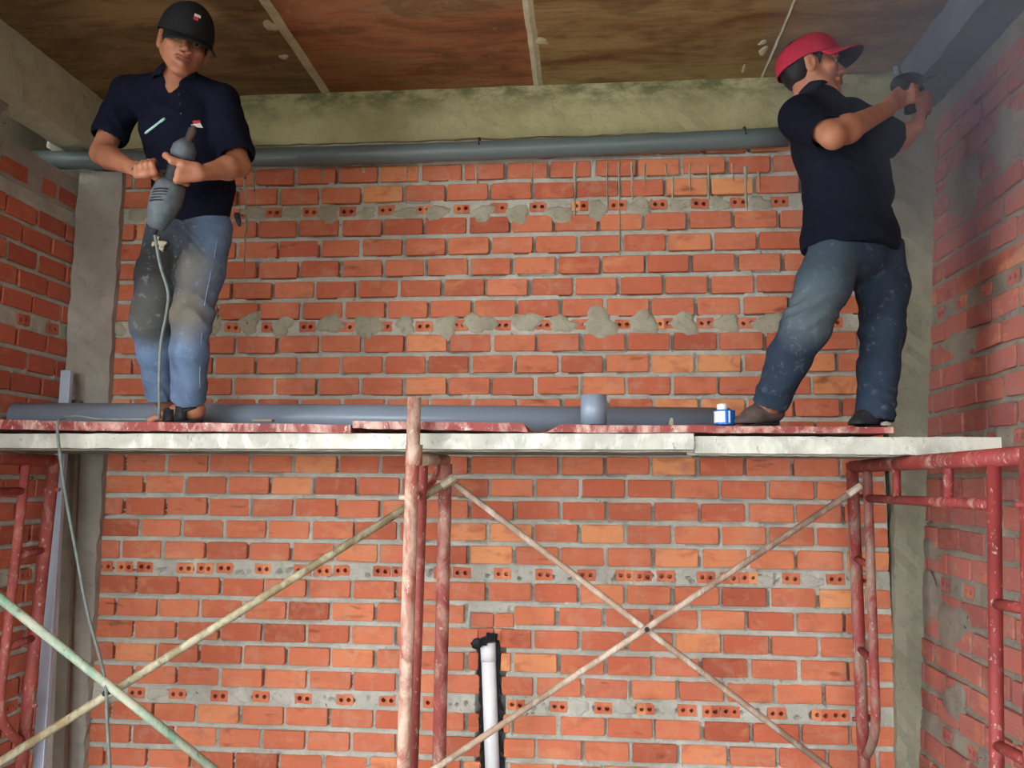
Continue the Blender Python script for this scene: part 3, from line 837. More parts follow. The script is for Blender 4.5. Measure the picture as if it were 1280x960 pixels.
# glue can
a = P(906, 528, 2.93); t = thing('glue_can', 'small blue and white can standing on the board near the red-capped man', 'can', (a.x, 2.93, ZB))
mb_b = simple('blue can', lin((20, 110, 200)), .35, .2, .05); mb_w = simple('white label', lin((232, 238, 240)), .4, 0, .03)
R_ = .036; z0_ = ZB; h_ = .052
def arc(rad, a0, a1, z0, z1, n=14):
    v = []; f = []
    for k in range(n + 1):
        q = a0 + (a1 - a0) * k / n
        v += [(a.x + rad * math.cos(q), 2.93 + rad * math.sin(q), z0), (a.x + rad * math.cos(q), 2.93 + rad * math.sin(q), z1)]
        if k: f.append((2 * k - 2, 2 * k, 2 * k + 1, 2 * k - 1))
    return mesh(v, f)
part('can_body', MB().lathe((a.x, 2.93, z0_), (a.x, 2.93, z0_ + h_), [(0, R_ - .002), (.03, R_), (.9, R_), (.94, R_ + .001), (1, R_ - .003)], 28).me(), t, mb_b)
part('can_label', arc(R_ + .0008, math.pi * .98, math.pi * 1.46, z0_ + .008, z0_ + h_ * .9), t, mb_w, True)
part('label_stripe', arc(R_ + .0008, math.pi * 1.56, math.pi * 1.62, z0_ + .006, z0_ + h_ * .92, 4), t, mb_w, True)
part('can_cap', MB().lathe((a.x - .008, 2.93, z0_ + h_), (a.x - .008, 2.93, z0_ + h_ + .022), [(0, .017), (.2, .018), (.85, .018), (1, .015)], 20).me(), t, mb_w)

# white pipe let into the chase in the rear wall
t = thing('conduit_pipe', 'white plastic pipe set upright in a groove chiselled into the rear wall', 'pipe', (ch_b.x, YW, .2))
a, b = P(610, 803, YW + .012), P(616.5, 985, YW + .012)
part('pipe_body', MB().tube([b, a.lerp(b, .55), a], .032, 24).me(), t, M_WPVC, True)
part('pipe_socket', MB().tube([a.lerp(b, .13), a], .034, 24).me(), t, M_WPVC, True)
rr = random.Random(4); mb = MB()
for k in range(7):
    x = a.x - .03 + k * .0105; z = a.z + .002 + k * .004 + rr.uniform(-.004, .006)
    mb.tube([(x, YW - .03, z - .012), (x + .004, YW - .02, z + .018 + rr.uniform(0, .012))], .010, 6)
part('torn_black_tape', mb.me(), t, M_TAPE)
for sd_ in (-1, 1):       # black strips standing in for the shade in the gaps beside the pipe
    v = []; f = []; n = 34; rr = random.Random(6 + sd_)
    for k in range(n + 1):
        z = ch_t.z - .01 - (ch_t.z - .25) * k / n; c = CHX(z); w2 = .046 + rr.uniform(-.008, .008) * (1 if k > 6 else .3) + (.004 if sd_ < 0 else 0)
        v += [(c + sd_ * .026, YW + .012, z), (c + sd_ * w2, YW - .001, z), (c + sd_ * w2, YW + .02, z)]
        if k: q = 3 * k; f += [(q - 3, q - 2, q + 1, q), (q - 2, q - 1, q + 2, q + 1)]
    part('gap_shade_strip', mesh(v, f), t, M_TAPE)
q = P(598, 804, YW)
part('black_hole_patch', blob(q.x, q.z, .075, .05, .003, 91), wall_back, M_TAPE, True)

# aluminium strip and a brownish strip leaning in the left corner
def bar(name, a, b, wx, wy, mat, label, cat):
    a, b = Vector(a), Vector(b); v = []
    for p in (a, b): v += [p + Vector((-wx, -wy, 0)), p + Vector((wx, -wy, 0)), p + Vector((wx, wy, 0)), p + Vector((-wx, wy, 0))]
    o = part(name, mesh(v, [(3, 2, 1, 0), (4, 5, 6, 7), (0, 1, 5, 4), (1, 2, 6, 5), (2, 3, 7, 6), (3, 0, 4, 7)]), None, mat)
    bv = o.modifiers.new('b', 'BEVEL'); bv.width = .003; bv.segments = 2
    return tag(o, label, cat)
T = P(84, 463, 3.54); B = P(49, 960, 3.30); B2 = T + (B - T) * (T.z - .0) / (T.z - B.z)
bar('aluminium_strip', B2, T, .024, .012, M_ALU, 'long bluish aluminium straightedge leaning in the left corner behind the platform', 'strip')
T = P(93, 500, 3.6); B = P(74, 960, 3.55); B2 = T + (B - T) * (T.z - .0) / (T.z - B.z)
bar('brownish_strip', B2, T, .026, .012, M_BOARDG, 'brownish strip standing between the straightedge and the corner column', 'batten')

# the grinder's cable: from the tool down to the board, then over the edge
cab = [P(80, 522, 2.9), P(72, 530, 2.86), P(74, 560, 2.84), P(82, 620, 2.84), P(95, 690, 2.84), P(108, 760, 2.84), P(124, 820, 2.82), P(132, 856, 2.79), P(134, 900, 2.8), P(138, 980, 2.8), P(140, 1075, 2.8)]
cab = [P(196, 523, 2.905), P(160, 524, 2.92), P(120, 523.5, 2.94), P(98, 520, 2.93)] + cab
cab = [P(208, 392, 2.72), P(201, 430, 2.76), P(199, 480, 2.80), P(199, 515, 2.85)] + cab
cab = [P(193, 290, 2.68), P(200, 330, 2.68), P(210, 365, 2.70)] + cab
cord = part('power_cable', MB().tube(smoothcurve(cab, 6), .0055, 8).me(), None, M_CABLE, True)
tag(cord, 'dusty grey power cable hanging from the angle tool and over the platform edge', 'cable')

# ------------------------------------------------------------------ people: distance fields meshed with OpenVDB
import openvdb


class SDF:
    def __init__(s, lo, hi, h):
        s.lo = np.array(lo, float); s.h = h; s.n = np.ceil((np.array(hi, float) - s.lo) / h).astype(int) + 1
        s.f = np.full(tuple(s.n), .2, np.float32)
        s.ax = [s.lo[i] + h * np.arange(s.n[i]) for i in range(3)]
    def _win(s, pts, r, k):
        pts = np.array(pts, float); m = r + 2 * k + .03
        a = np.clip(np.floor((pts.min(0) - m - s.lo) / s.h).astype(int), 0, s.n - 1)
        b = np.clip(np.ceil((pts.max(0) + m - s.lo) / s.h).astype(int) + 1, 1, s.n)
        sl = tuple(slice(a[i], b[i]) for i in range(3))
        g = [s.ax[0][sl[0]][:, None, None], s.ax[1][sl[1]][None, :, None], s.ax[2][sl[2]][None, None, :]]
        return sl, g
    def _put(s, sl, d, k, mode):
        a = s.f[sl]
        if mode == 'sub':
            d = -d; h = np.clip(.5 - .5 * (a - d) / max(k, 1e-5), 0, 1); s.f[sl] = a + (d - a) * h + k * h * (1 - h)
        elif mode == 'and':
            h = np.clip(.5 - .5 * (a - d) / max(k, 1e-5), 0, 1); s.f[sl] = a + (d - a) * h + k * h * (1 - h)
        else:
            h = np.clip(.5 + .5 * (a - d) / max(k, 1e-5), 0, 1); s.f[sl] = a + (d - a) * h - k * h * (1 - h)
    def cone(s, a, b, ra, rb, k=.02, side=None, wide=1., mode='add'):
        a = np.array(a, float); b = np.array(b, float)
        sl, (x, y, z) = s._win([a, b], max(ra, rb) * max(wide, 1), k)
        px, py, pz_ = x - a[0], y - a[1], z - a[2]; ab = b - a
        if side is not None:
            sd = np.array(side, float); sd /= np.linalg.norm(sd); c = (px * sd[0] + py * sd[1] + pz_ * sd[2]) * (1 / wide - 1)
            px = px + c * sd[0]; py = py + c * sd[1]; pz_ = pz_ + c * sd[2]
            ab = ab + sd * float(ab @ sd) * (1 / wide - 1)
        t = np.clip((px * ab[0] + py * ab[1] + pz_ * ab[2]) / max(ab @ ab, 1e-9), 0, 1)
        d = np.sqrt((px - t * ab[0]) ** 2 + (py - t * ab[1]) ** 2 + (pz_ - t * ab[2]) ** 2) - (ra + (rb - ra) * t)
        s._put(sl, d.astype(np.float32), k, mode); return s
    def chain(s, pts, rs, k=.02, **kw):
        for i in range(len(pts) - 1): s.cone(pts[i], pts[i + 1], rs[i], rs[i + 1], k, **kw)
        return s
    def ell(s, c, R, rad, k=.01, mode='add'):
        c = np.array(c, float); R = np.array(R, float); rad = np.array(rad, float)
        sl, (x, y, z) = s._win([c], rad.max(), k)
        q = [(x - c[0]) * R[0, i] + (y - c[1]) * R[1, i] + (z - c[2]) * R[2, i] for i in range(3)]
        k0 = np.sqrt(sum((q[i] / rad[i]) ** 2 for i in range(3))); k1 = np.sqrt(sum((q[i] / rad[i] ** 2) ** 2 for i in range(3)))
        d = k0 * (k0 - 1) / np.maximum(k1, 1e-6)
        s._put(sl, d.astype(np.float32), k, mode); return s
    def plane(s, c, nrm, k=.004):
        """keep only the side the normal points away from"""
        c = np.array(c, float); nrm = np.array(nrm, float); nrm /= np.linalg.norm(nrm)
        d = (s.ax[0][:, None, None] - c[0]) * nrm[0] + (s.ax[1][None, :, None] - c[1]) * nrm[1] + (s.ax[2][None, None, :] - c[2]) * nrm[2]
        s._put((slice(None),) * 3, d.astype(np.float32), k, 'and'); return s
    def mesh(s, fn=None):
        g = openvdb.FloatGrid(.05); f = np.clip(s.f, -.05, .05).astype(np.float32)
        g.copyFromArray(f, tolerance=1e-6)
        out = g.convertToQuads(isovalue=0.0)
        p, q = np.array(out[0]), np.array(out[1])
        p = p * s.h + s.lo
        if fn is not None: p = fn(p)
        me = bpy.data.meshes.new('figure'); me.vertices.add(len(p)); me.vertices.foreach_set('co', p.ravel().astype(np.float32))
        q = q[:, ::-1]
        me.loops.add(q.size); me.loops.foreach_set('vertex_index', q.ravel().astype(np.int32))
        me.polygons.add(len(q)); me.polygons.foreach_set('loop_start', (np.arange(len(q)) * 4).astype(np.int32)); me.update(); me.validate()
        # outward normals
        vol = 0
        v0, v1, v2 = p[q[:, 0]], p[q[:, 1]], p[q[:, 2]]
        if np.einsum('ij,ij->i', v0, np.cross(v1, v2)).sum() < 0: me.flip_normals()
        return me


def folds(me, amp, spots, seed=0, freq=60, base=.0012):
    """cloth folds: ridges that run across the limb near the given spots (centre, axis, reach)"""
    n = len(me.vertices); co_ = np.empty(n * 3); me.vertices.foreach_get('co', co_); co_ = co_.reshape(-1, 3)
    no = np.empty(n * 3); me.vertices.foreach_get('normal', no); no = no.reshape(-1, 3)
    rg = np.random.default_rng(seed); d = np.zeros(n)
    w_ = sum(np.sin(co_ @ rg.normal(0, 14, 3) + rg.uniform(0, 6)) for _ in range(5)) * .35
    for (c, ax, reach, am) in spots:
        c = np.array(c); ax = np.array(ax, float); ax /= np.linalg.norm(ax)
        r = np.linalg.norm(co_ - c, axis=1); m = np.exp(-(r / reach) ** 2)
        s_ = (co_ - c) @ ax; ridg = (1 - np.abs(np.sin(s_ * freq * .6 + w_ * 3.4 + (co_ @ np.array((9., 7., 3.))))) * 1.6) * (.55 + .45 * np.sin(co_ @ np.array((17., -11., 6.)) + w_ * 2))
        d += am * m * ridg
    d += base * sum(np.sin(co_ @ rg.normal(0, 45, 3) + rg.uniform(0, 6) + w_) for _ in range(6)) * .5
    co_ += no * (d * amp)[:, None]
    me.vertices.foreach_set('co', co_.ravel()); me.update()


def basis(yaw, pitch, roll):
    """head frame: columns side (person's left), forward, up. yaw 0 looks at the camera, + turns to the picture's right"""
    R = Matrix.Rotation(yaw, 3, 'Z') @ Matrix(((1, 0, 0), (0, -1, 0), (0, 0, 1)))
    # columns: side = image right when facing the camera is the person's left
    f = Vector((math.sin(yaw), -math.cos(yaw), 0)); s = Vector((math.cos(yaw), math.sin(yaw), 0)); u = Vector((0, 0, 1))
    q = Matrix.Rotation(pitch, 3, s); f = q @ f; u = q @ u     # pitch > 0 looks down
    q = Matrix.Rotation(roll, 3, f); s = q @ s; u = q @ u
    return s, f, u


SK1 = NT('skin', .5, 0, .35); n_ = SK1.noise(9, 4); SK1.col(SK1.ramp(n_, [(.3, lin((150, 96, 72))), (.7, lin((178, 120, 92)))])); M_SKIN = SK1.m
SK1.b.inputs['Subsurface Weight'].default_value = .06
M_LIP = simple('lips', lin((134, 76, 66)), .5, 0, .05)
M_HAIR = simple('black hair', lin((20, 18, 18)), .6, 0, .1, 80)
M_EYE = simple('eye white', lin((150, 142, 134)), .2, 0, .02); M_IRIS = simple('dark iris', lin((30, 20, 16)), .15, 0, .02)
M_NAIL = simple('nail', lin((196, 150, 130)), .35, 0, .03)
M_NAVY = simple('navy shirt cloth', lin((20, 22, 38)), .9, 0, .1, 40, .1)
M_NAVY2 = simple('darker navy shirt cloth', lin((17, 20, 32)), .9, 0, .1, 40, .1)
M_CAPK = simple('black cap cloth', lin((36, 36, 38)), .85, 0, .1, 60, .1)
M_CAPU = simple('cap brim underside', lin((40, 44, 44)), .85, 0, .05)
M_CAPR = simple('red cap cloth', lin((168, 44, 62)), .85, 0, .08, 60, .1)
M_RUB = simple('dark sandal rubber', lin((34, 34, 38)), .6, 0, .1)
M_SHOE = simple('dusty grey shoe', lin((92, 78, 74)), .8, 0, .15)
M_TOOL = simple('dusty grey tool casing', lin((92, 100, 106)), .65, 0, .15, 40)
M_TOOLD = simple('dark tool rubber', lin((40, 42, 46)), .6, 0, .1)
M_STEEL = NT('steel', .3, .9, .5).col(lin((150, 155, 160))).m


def jeans_mat(name, c1, c2, fade, dark, spots, pale):
    """spots: (centre, radius, kind) wear marks that stay on the cloth"""
    t = NT(name, .9, 0, .1)
    base = t.ramp(t.noise(12, 5, None, .6), [(.3, c1), (.7, c2)])
    wv = t.noise(1, 2, t.pos((260, 260, 90)), .6)
    base = t.mix(t.math('MULTIPLY', wv, .25), base, fade)
    nz = t.noise(9, 4)
    for (c, r, col) in spots:
        vm = t.n('ShaderNodeVectorMath', operation='DISTANCE'); t.l(t.n('ShaderNodeNewGeometry').outputs['Position'], vm.inputs[0]); vm.inputs[1].default_value = c
        d = t.math('SUBTRACT', vm.outputs['Value'], t.math('MULTIPLY', nz, .10))
        m = t.n('ShaderNodeMapRange'); m.inputs[1].default_value = r; m.inputs[2].default_value = r - .09; t.l(d, m.inputs[0])
        base = t.mix(t.math('MULTIPLY', m.outputs[0], .85), base, col)
    dd = t.noise(28, 6, None, .75)
    base = t.mix(t.math('MULTIPLY', t.mask(dd, .56, .72), .35), base, pale)
    t.col(base); t.bump(wv, .0006, .6); return t.m


def head(S, o, B, R=1.0):
    """add a head to field S; o = centre between the ears, B = (side, forward, up)"""
    s, f, u = B; o = Vector(o)
    L = lambda x, y, z: o + (s * x + f * y + u * z) * R
    RM = np.array([list(s), list(f), list(u)]).T
    E = lambda x, y, z, rad, k=.01, mode='add': S.ell(L(x, y, z), RM, [r * R for r in rad], k * R, mode)
    def K(a, b, ra_, rb_, k=.01, mode='add'): S.cone(L(*a), L(*b), ra_ * R, rb_ * R, k * R, mode=mode)
    E(0, -.012, .036, (.074, .094, .086))
    E(0, .028, -.020, (.060, .062, .072), .02)
    for x in (-1, 1):
        K((x * .055, .004, -.040), (x * .014, .070, -.092), .017, .019, .022)
        E(x * .040, .060, -.018, (.024, .024, .022), .016)
    E(0, .074, -.094, (.021, .019, .017), .012)
    K((-.034, .080, .026), (.034, .080, .026), .013, .013, .014)
    for x in (-1, 1): E(x * .030, .096, .006, (.017, .013, .011), .008, 'sub')
    K((0, .084, .014), (0, .108, -.024), .008, .0105, .008)
    E(0, .110, -.027, (.011, .010, .009), .005)
    for x in (-1, 1):
        E(x * .0145, .099, -.030, (.0105, .012, .0085), .004)
        E(x * .0065, .107, -.037, (.0035, .005, .004), .002, 'sub')
    K((0, .084, -.050), (0, .084, -.066), .014, .013, .012)
    K((-.022, .086, -.0575), (.022, .086, -.0575), .008, .008, .008)
    for x in (-1, 1):
        E(x * .077, -.006, -.006, (.010, .019, .032), .006)
        E(x * .086, .000, -.003, (.006, .010, .018), .004, 'sub')
        K((x * .080, -.022, .012), (x * .082, -.004, .024), .005, .005, .004)
        K((x * .080, -.022, .012), (x * .079, -.016, -.024), .005, .005, .004)
    return L, RM


def head_parts(body, L, B, R=1.0, hair_front=.012):
    s, f, u = B
    RM = Matrix((s, f, u)).transposed()
    def uv(c, rad, n=12, m=8):
        v = []; fc = []
        for i in range(m + 1):
            for k in range(n):
                t = math.pi * i / m; p = 2 * math.pi * k / n
                v.append(Vector(c) + RM @ Vector((rad[0] * math.sin(t) * math.cos(p), rad[1] * math.cos(t), rad[2] * math.sin(t) * math.sin(p))) * R)
        for i in range(m):
            for k in range(n): fc.append((i * n + k, (i + 1) * n + k, (i + 1) * n + (k + 1) % n, i * n + (k + 1) % n))
        return mesh(v, fc)
    for x in (-1, 1):
        e = part('eye', uv(L(x * .030, .077, .004), (.0125, .0125, .0095)), body, M_EYE, True)
        part('iris', uv(L(x * .031, .0875, .003), (.0055, .003, .0055)), e, M_IRIS, True)
        part('eyelid', MB().tube(smoothcurve([L(x * .016, .083, .006), L(x * .030, .0905, .0115), L(x * .045, .080, .006)], 5), .0022 * R, 6).me(), body, M_SKIN, True)
        part('eyebrow', MB().tube(smoothcurve([L(x * .012, .093, .022), L(x * .030, .0925, .027), L(x * .050, .078, .021)], 5), [.003 * R] * 10 + [.0015 * R], 6).me(), body, M_HAIR, True)
    part('lips', MB().tube(smoothcurve([L(-.026, .0865, -.0575), L(-.012, .0960, -.0535), L(0, .0985, -.0545), L(.012, .0960, -.0535), L(.026, .0865, -.0575)], 4), [.002 * R] + [.0042 * R] * 15 + [.002 * R], 8).me(), body, M_LIP, True)
    part('lips', MB().tube(smoothcurve([L(-.024, .0868, -.060), L(-.011, .0950, -.0640), L(0, .0975, -.0655), L(.011, .0950, -.0640), L(.024, .0868, -.060)], 4), [.002 * R] + [.0050 * R] * 15 + [.002 * R], 8).me(), body, M_LIP, True)


def make_hair(body, o, B, R, h=.003):
    s, f, u = B; o = Vector(o); L = lambda x, y, z: o + (s * x + f * y + u * z) * R
    lo = [min(c) - .13 for c in zip(o)]; hi = [c + .13 for c in o]
    S = SDF(lo, hi, h); RM = np.array([list(s), list(f), list(u)]).T
    S.ell(L(0, -.014, .034), RM, [.0770 * R, .097 * R, .088 * R], .01)
    S.ell(L(0, -.045, -.012), RM, [.062 * R, .050 * R, .052 * R], .02)
    S.plane(L(0, .030, 0), f + u * -.15, .006)
    for x in (-1, 1):
        S.ell(L(x * .080, .002, -.014), RM, [.03 * R, .026 * R, .038 * R], .004, 'sub')
        S.cone(L(x * .069, .030, .030), L(x * .069, .024, -.008), .0075, .004, .006)
    S.plane(L(0, 0, -.050), -u, .006)
    me = S.mesh(); folds(me, 1, [], 3, 60, .0012)
    return part('hair', me, body, M_HAIR, True)


def make_cap(body, o, B, R, mat, brim_yaw, tilt, under, logo=None, lift=.0):
    """cap with its own direction: brim_yaw turns it about the head's up axis, tilt leans it forward"""
    s, f, u = B; o = Vector(o)
    q = Matrix.Rotation(brim_yaw, 3, u); s2, f2 = q @ s, q @ f
    q = Matrix.Rotation(tilt, 3, s2); f2, u2 = q @ f2, q @ u
    c = o + u * .030 * R
    L = lambda x, y, z: c + (s2 * x + f2 * y + u2 * z) * R
    v = []; fc = []; n = 40; m = 12
    for i in range(m + 1):
        t = math.pi / 2 * i / m
        for k in range(n):
            a = 2 * math.pi * k / n
            rx, ry = .089, .1125
            hh = .094 + .010 * max(0, math.sin(a)) + lift
            seam = 1 - .012 * max(0, 1 - abs(((a / (math.pi / 3)) % 1) - .5) * 2 * 1) ** 8
            cr = math.cos(t) ** .72 * seam; z = math.sin(t) ** 1.0 * hh
            v.append(L(rx * cr * math.cos(a), ry * cr * math.sin(a) - .006, z - (.010 + .010 * max(0, math.sin(a))) * (1 - i / m) ** 3))
    for i in range(m):
        for k in range(n): fc.append((i * n + k, i * n + (k + 1) % n, (i + 1) * n + (k + 1) % n, (i + 1) * n + k))
    me = mesh(v, fc)
    me = me; cap = part('cap', me, body, mat, True); so = cap.modifiers.new('s', 'SOLIDIFY'); so.thickness = .003; so.offset = -1
    part('cap_button', MB().lathe(L(0, -.010, .094 + lift - .004), L(0, -.010, .100 + lift), [(0, .007), (.6, .007), (1, .002)], 10).me(), cap, mat, True)
    # brim
    v = []; fc = []; nx = 16; ny = 6
    for j in range(ny + 1):
        for i in range(nx + 1):
            a = math.radians(22 + 136 * i / nx); t = j / ny
            x0, y0_ = .088 * math.cos(a), .1115 * math.sin(a) - .006
            ext = .072 * math.sin((a - math.radians(14)) / math.radians(152) * math.pi) ** .6
            x = x0 + math.cos(a) * ext * t * .35; y = y0_ + ext * t
            z = -.010 - .010 * math.sin(a) + .003 - (.020 * (x / .08) ** 2) * min(1, t * 1.6) * .7 - .012 * t * t - .006 * t
            v.append(L(x, y, z))
    for j in range(ny):
        for i in range(nx): q0 = j * (nx + 1) + i; fc.append((q0, q0 + 1, q0 + nx + 2, q0 + nx + 1))
    me = mesh(v, fc); br = part('brim', me, cap, mat, True, label=None)
    me.materials.append(under); so = br.modifiers.new('s', 'SOLIDIFY'); so.thickness = .0035; so.material_offset = 1; so.material_offset_rim = 0; so.offset = -1
    if logo:
        a0 = math.radians(90 + logo[0]); hz = .045
        def onc(da, dz, e=.0022):
            t = math.asin(min(.99, (hz + dz) / (.104 + lift))); cr = math.cos(t) ** .72; a = a0 + da
            p = L((.089 * cr) * math.cos(a), .1125 * cr * math.sin(a) - .006, hz + dz); return p + (p - L(0, -.01, .03)).normalized() * .004
        for (x0, x1, z0, z1, mt) in logo[1]:
            g = [onc(x0 + (x1 - x0) * i / 3, z0 if jj == 0 else z1) for jj in (0, 1) for i in range(4)]
            part('cap_emblem', mesh(g, [(i, i + 1, i + 5, i + 4) for i in range(3)]), cap, mt)
    return cap


def grip(S, wrist, c, ax, R, phi0, sgn, up_first=1, rf=.0082, thumb=True, curl=1.0, spread=.0185, ref=None):
    """a hand closed round a bar: c = middle of the grip on the bar's axis, ax = axis from the little finger to the
    index side, phi0 = where round the bar the palm lies, sgn = which way the fingers go"""
    ax = Vector(ax).normalized(); c = Vector(c); ref = Vector(ref or (0, 0, 1)); e1 = (ref - ax * ref.dot(ax)).normalized(); e2 = ax.cross(e1)
    D = lambda a: e1 * math.cos(a) + e2 * math.sin(a)
    rad = math.radians; tips = []
    lens = [(.90, .0078), (1.0, .0084), (1.05, .0087), (.97, .0086)]
    kn = []
    for i in range(4):
        t = (i - 1.5) * spread; ln, r = lens[i]
        a0 = phi0 + sgn * rad(12)
        pts = [c + ax * t * 1.05 + D(a0) * (R + .020)]
        for da, rr_ in ((62, .012), (118, .0095), (165 * ln, .008)):
            pts.append(c + ax * (t * .97) + D(a0 + sgn * rad(da * curl * ln)) * (R + rr_))
        kn.append(pts[0])
        S.chain(pts, [r + .0012, r + .0008, r, r - .0012], .0035)
        for p in pts[1:3]: S.cone(p, p, r + .0014, r + .0014, .003)
        tips.append((pts[-1], (pts[-1] - pts[-2]).normalized(), D(a0 + sgn * rad(165 * curl * ln))))
    w_ = Vector(wrist)
    for i in range(4):
        base = w_.lerp(kn[i], .22) + (kn[i] - kn[1]) * .35
        S.chain([w_, base, kn[i]], [.019, .015, .0105], .012)
    pc = (kn[0] + kn[3]) / 2 * .6 + w_ * .4
    S.cone(pc, (kn[0] + kn[3]) / 2, .015, .013, .012)
    if thumb:
        t = 1.9 * spread
        b0 = w_.lerp(kn[3], .35) + ax * .012
        pts = [b0, c + ax * (t * .75) + D(phi0 - sgn * rad(25)) * (R + .018), c + ax * t + D(phi0 - sgn * rad(72)) * (R + .013), c + ax * (t * 1.0) + D(phi0 - sgn * rad(118)) * (R + .010)]
        S.chain(pts, [.016, .0125, .0108, .0088], .007)
        tips.append((pts[-1], (pts[-1] - pts[-2]).normalized(), D(phi0 - sgn * rad(118))))
    return tips


def nails(body, tips):
    for p, d, out in tips:
        s_ = d.cross(out).normalized(); n = out
        p2 = Vector(p) + n * .0082 + d * .001
        v = [p2 + s_ * a * .0045 + d * b * .005 - n * abs(a) * .0012 for a in (-1, 0, 1) for b in (-1, 1)]
        part('fingernail', mesh(v, [(0, 1, 3, 2), (2, 3, 5, 4)]), body, M_NAIL, True)


def foot(S, ankle, heel, toe, zsole, toes=True):
    """bare foot from heel to toe standing at zsole"""
    heel = Vector(heel); toe = Vector(toe); d = (toe - heel).normalized(); sd = d.cross(Vector((0, 0, 1))).normalized(); L_ = (toe - heel).length
    A = lambda t, x, z: heel + d * L_ * t + sd * x + Vector((0, 0, zsole + z - heel.z))
    S.cone(A(.10, 0, .030), A(.16, 0, .030), .028, .028, .02)
    S.cone(Vector(ankle), A(.20, 0, .045), .036, .034, .02)
    S.cone(A(.20, 0, .045), A(.52, -.002, .038), .034, .026, .025)
    if not toes: return A, sd, d
    S.cone(A(.52, -.018, .030), A(.74, -.022, .020), .022, .016, .02)
    S.cone(A(.50, .014, .024), A(.72, .026, .016), .020, .014, .02)
    S.cone(A(.74, -.022, .020), A(.74, .026, .016), .016, .014, .015)
    if toes:
        for i, (x, L2, r) in enumerate(((-.032, 1.0, .0125), (-.011, .99, .009), (.006, .965, .0085), (.022, .93, .008), (.036, .885, .0078))):
            S.chain([A(.74, x * .85, .018), A((.74 + L2) / 2, x, .018), A(L2 - .03, x * 1.02, .011)], [r, r * .95, r], .004)
    return A, sd, d


# ---------------------------------------------------------------- man in the dark cap (left)
def V(px, py, Y): return P(px, py, Y)

Yc = 2.88
hip1, hip2 = V(214, 290, 2.93), V(260, 288, 2.93)
kn1, kn2 = V(189, 402, 2.88), V(239, 400, 2.84)
an1, an2 = V(199, 490, 3.02), V(237, 502, 2.98)
pel = V(240, 268, 2.93); wst = V(243, 232, 2.90); che = V(226, 160, 2.84); nbk = V(222, 108, 2.80)
shR, shL = V(160, 116, 2.85), V(279, 126, 2.85)
elR, elL = V(127, 192, 2.80), V(299, 207, 2.78)
wrR, wrL = V(166, 210, 2.63), V(249, 217, 2.63)
B1 = basis(math.radians(34), math.radians(18), math.radians(-8))
HO1 = V(230, 57, 2.74)

t_tool = (V(194, 286, 2.66), V(231, 186, 2.62))       # axis of the machine, bottom to top
tax = (t_tool[1] - t_tool[0]).normalized(); TL = (t_tool[1] - t_tool[0]).length
gr1 = t_tool[0] + tax * TL * .72
lo = (-2.05, 2.4, ZB - .03); hi = (-1.10, 3.2, 3.25)
S = SDF(lo, hi, .0042)
sdv = Vector((1, .0, 0))
# trunk and legs (under the clothes)
S.cone(pel, wst, .10, .088, .03, side=(1, 0, 0), wide=1.25)
S.cone(wst, che, .085, .10, .04, side=(1, 0, 0), wide=1.3)
S.cone(V(185, 122, 2.84), V(252, 124, 2.84), .058, .058, .04)
S.cone(che, nbk, .085, .055, .04)
S.cone(nbk + Vector((0, .01, -.03)), Vector(HO1) + B1[2] * -.055 - B1[1] * .018, .052, .050, .03)
for sh, el, wr in ((shR, elR, wrR), (shL, elL, wrL)):
    S.cone(sh, sh.lerp(el, .45), .048, .045, .03)
    S.cone(sh.lerp(el, .45), el, .045, .038, .02)
    S.chain([el, el.lerp(wr, .3), wr], [.037, .040, .025], .02)
for h_, k_, a_ in ((hip1, kn1, an1), (hip2, kn2, an2)):
    S.chain([h_, k_], [.075, .052], .03); S.chain([k_, k_.lerp(a_, .3), a_], [.05, .052, .034], .02)
S.cone(nbk + Vector((.008, -.015, .02)), nbk + Vector((.010, -.020, -.06)), .040, .046, .03)
Lh, RMh = head(S, HO1, B1, 1.05)
tipsL = grip(S, wrL, gr1, tax, .036, math.radians(-62), 1, ref=(1, 0, 0))
hb0 = gr1 + Vector((-.01, -.012, .0)); hax = (V(176, 214, 2.60) - V(214, 208, 2.61)).normalized()
hb1 = V(184, 212, 2.60)
tipsR = grip(S, wrR, hb1 + hax * -.002, -hax, .015, math.radians(150), -1, ref=(0, 0, 1))
A2, sd2, d2 = foot(S, an2, V(253, 512, 2.985), V(189, 518, 2.935), ZB + .024)
A1, sd1, d1 = foot(S, an1, V(205, 508, 3.13), V(250, 512, 3.08), ZB + .018)
me = S.mesh()
man1 = thing('person', 'man in a black cap, navy shirt and blue jeans holding a grey power tool', 'person', (pel.x, pel.y, ZB), 'men working on the platform')
body1 = part('body', me, man1, M_SKIN, True)
nails(man1, tipsL); nails(man1, tipsR)
head_parts(man1, Lh, B1, 1.05)
make_hair(man1, HO1, B1, 1.05)
m_lw = simple('emblem white', lin((230, 226, 226)), .7, 0, .02); m_lr = simple('emblem red', lin((190, 60, 60)), .7, 0, .02)
make_cap(man1, HO1 + B1[2] * .008, B1, 1.04, M_CAPK, math.radians(10), math.radians(2), M_CAPU, logo=(2, [(-.10, .16, .008, .017, m_lw), (-.02, .17, -.004, .0075, m_lr)]), lift=.006)

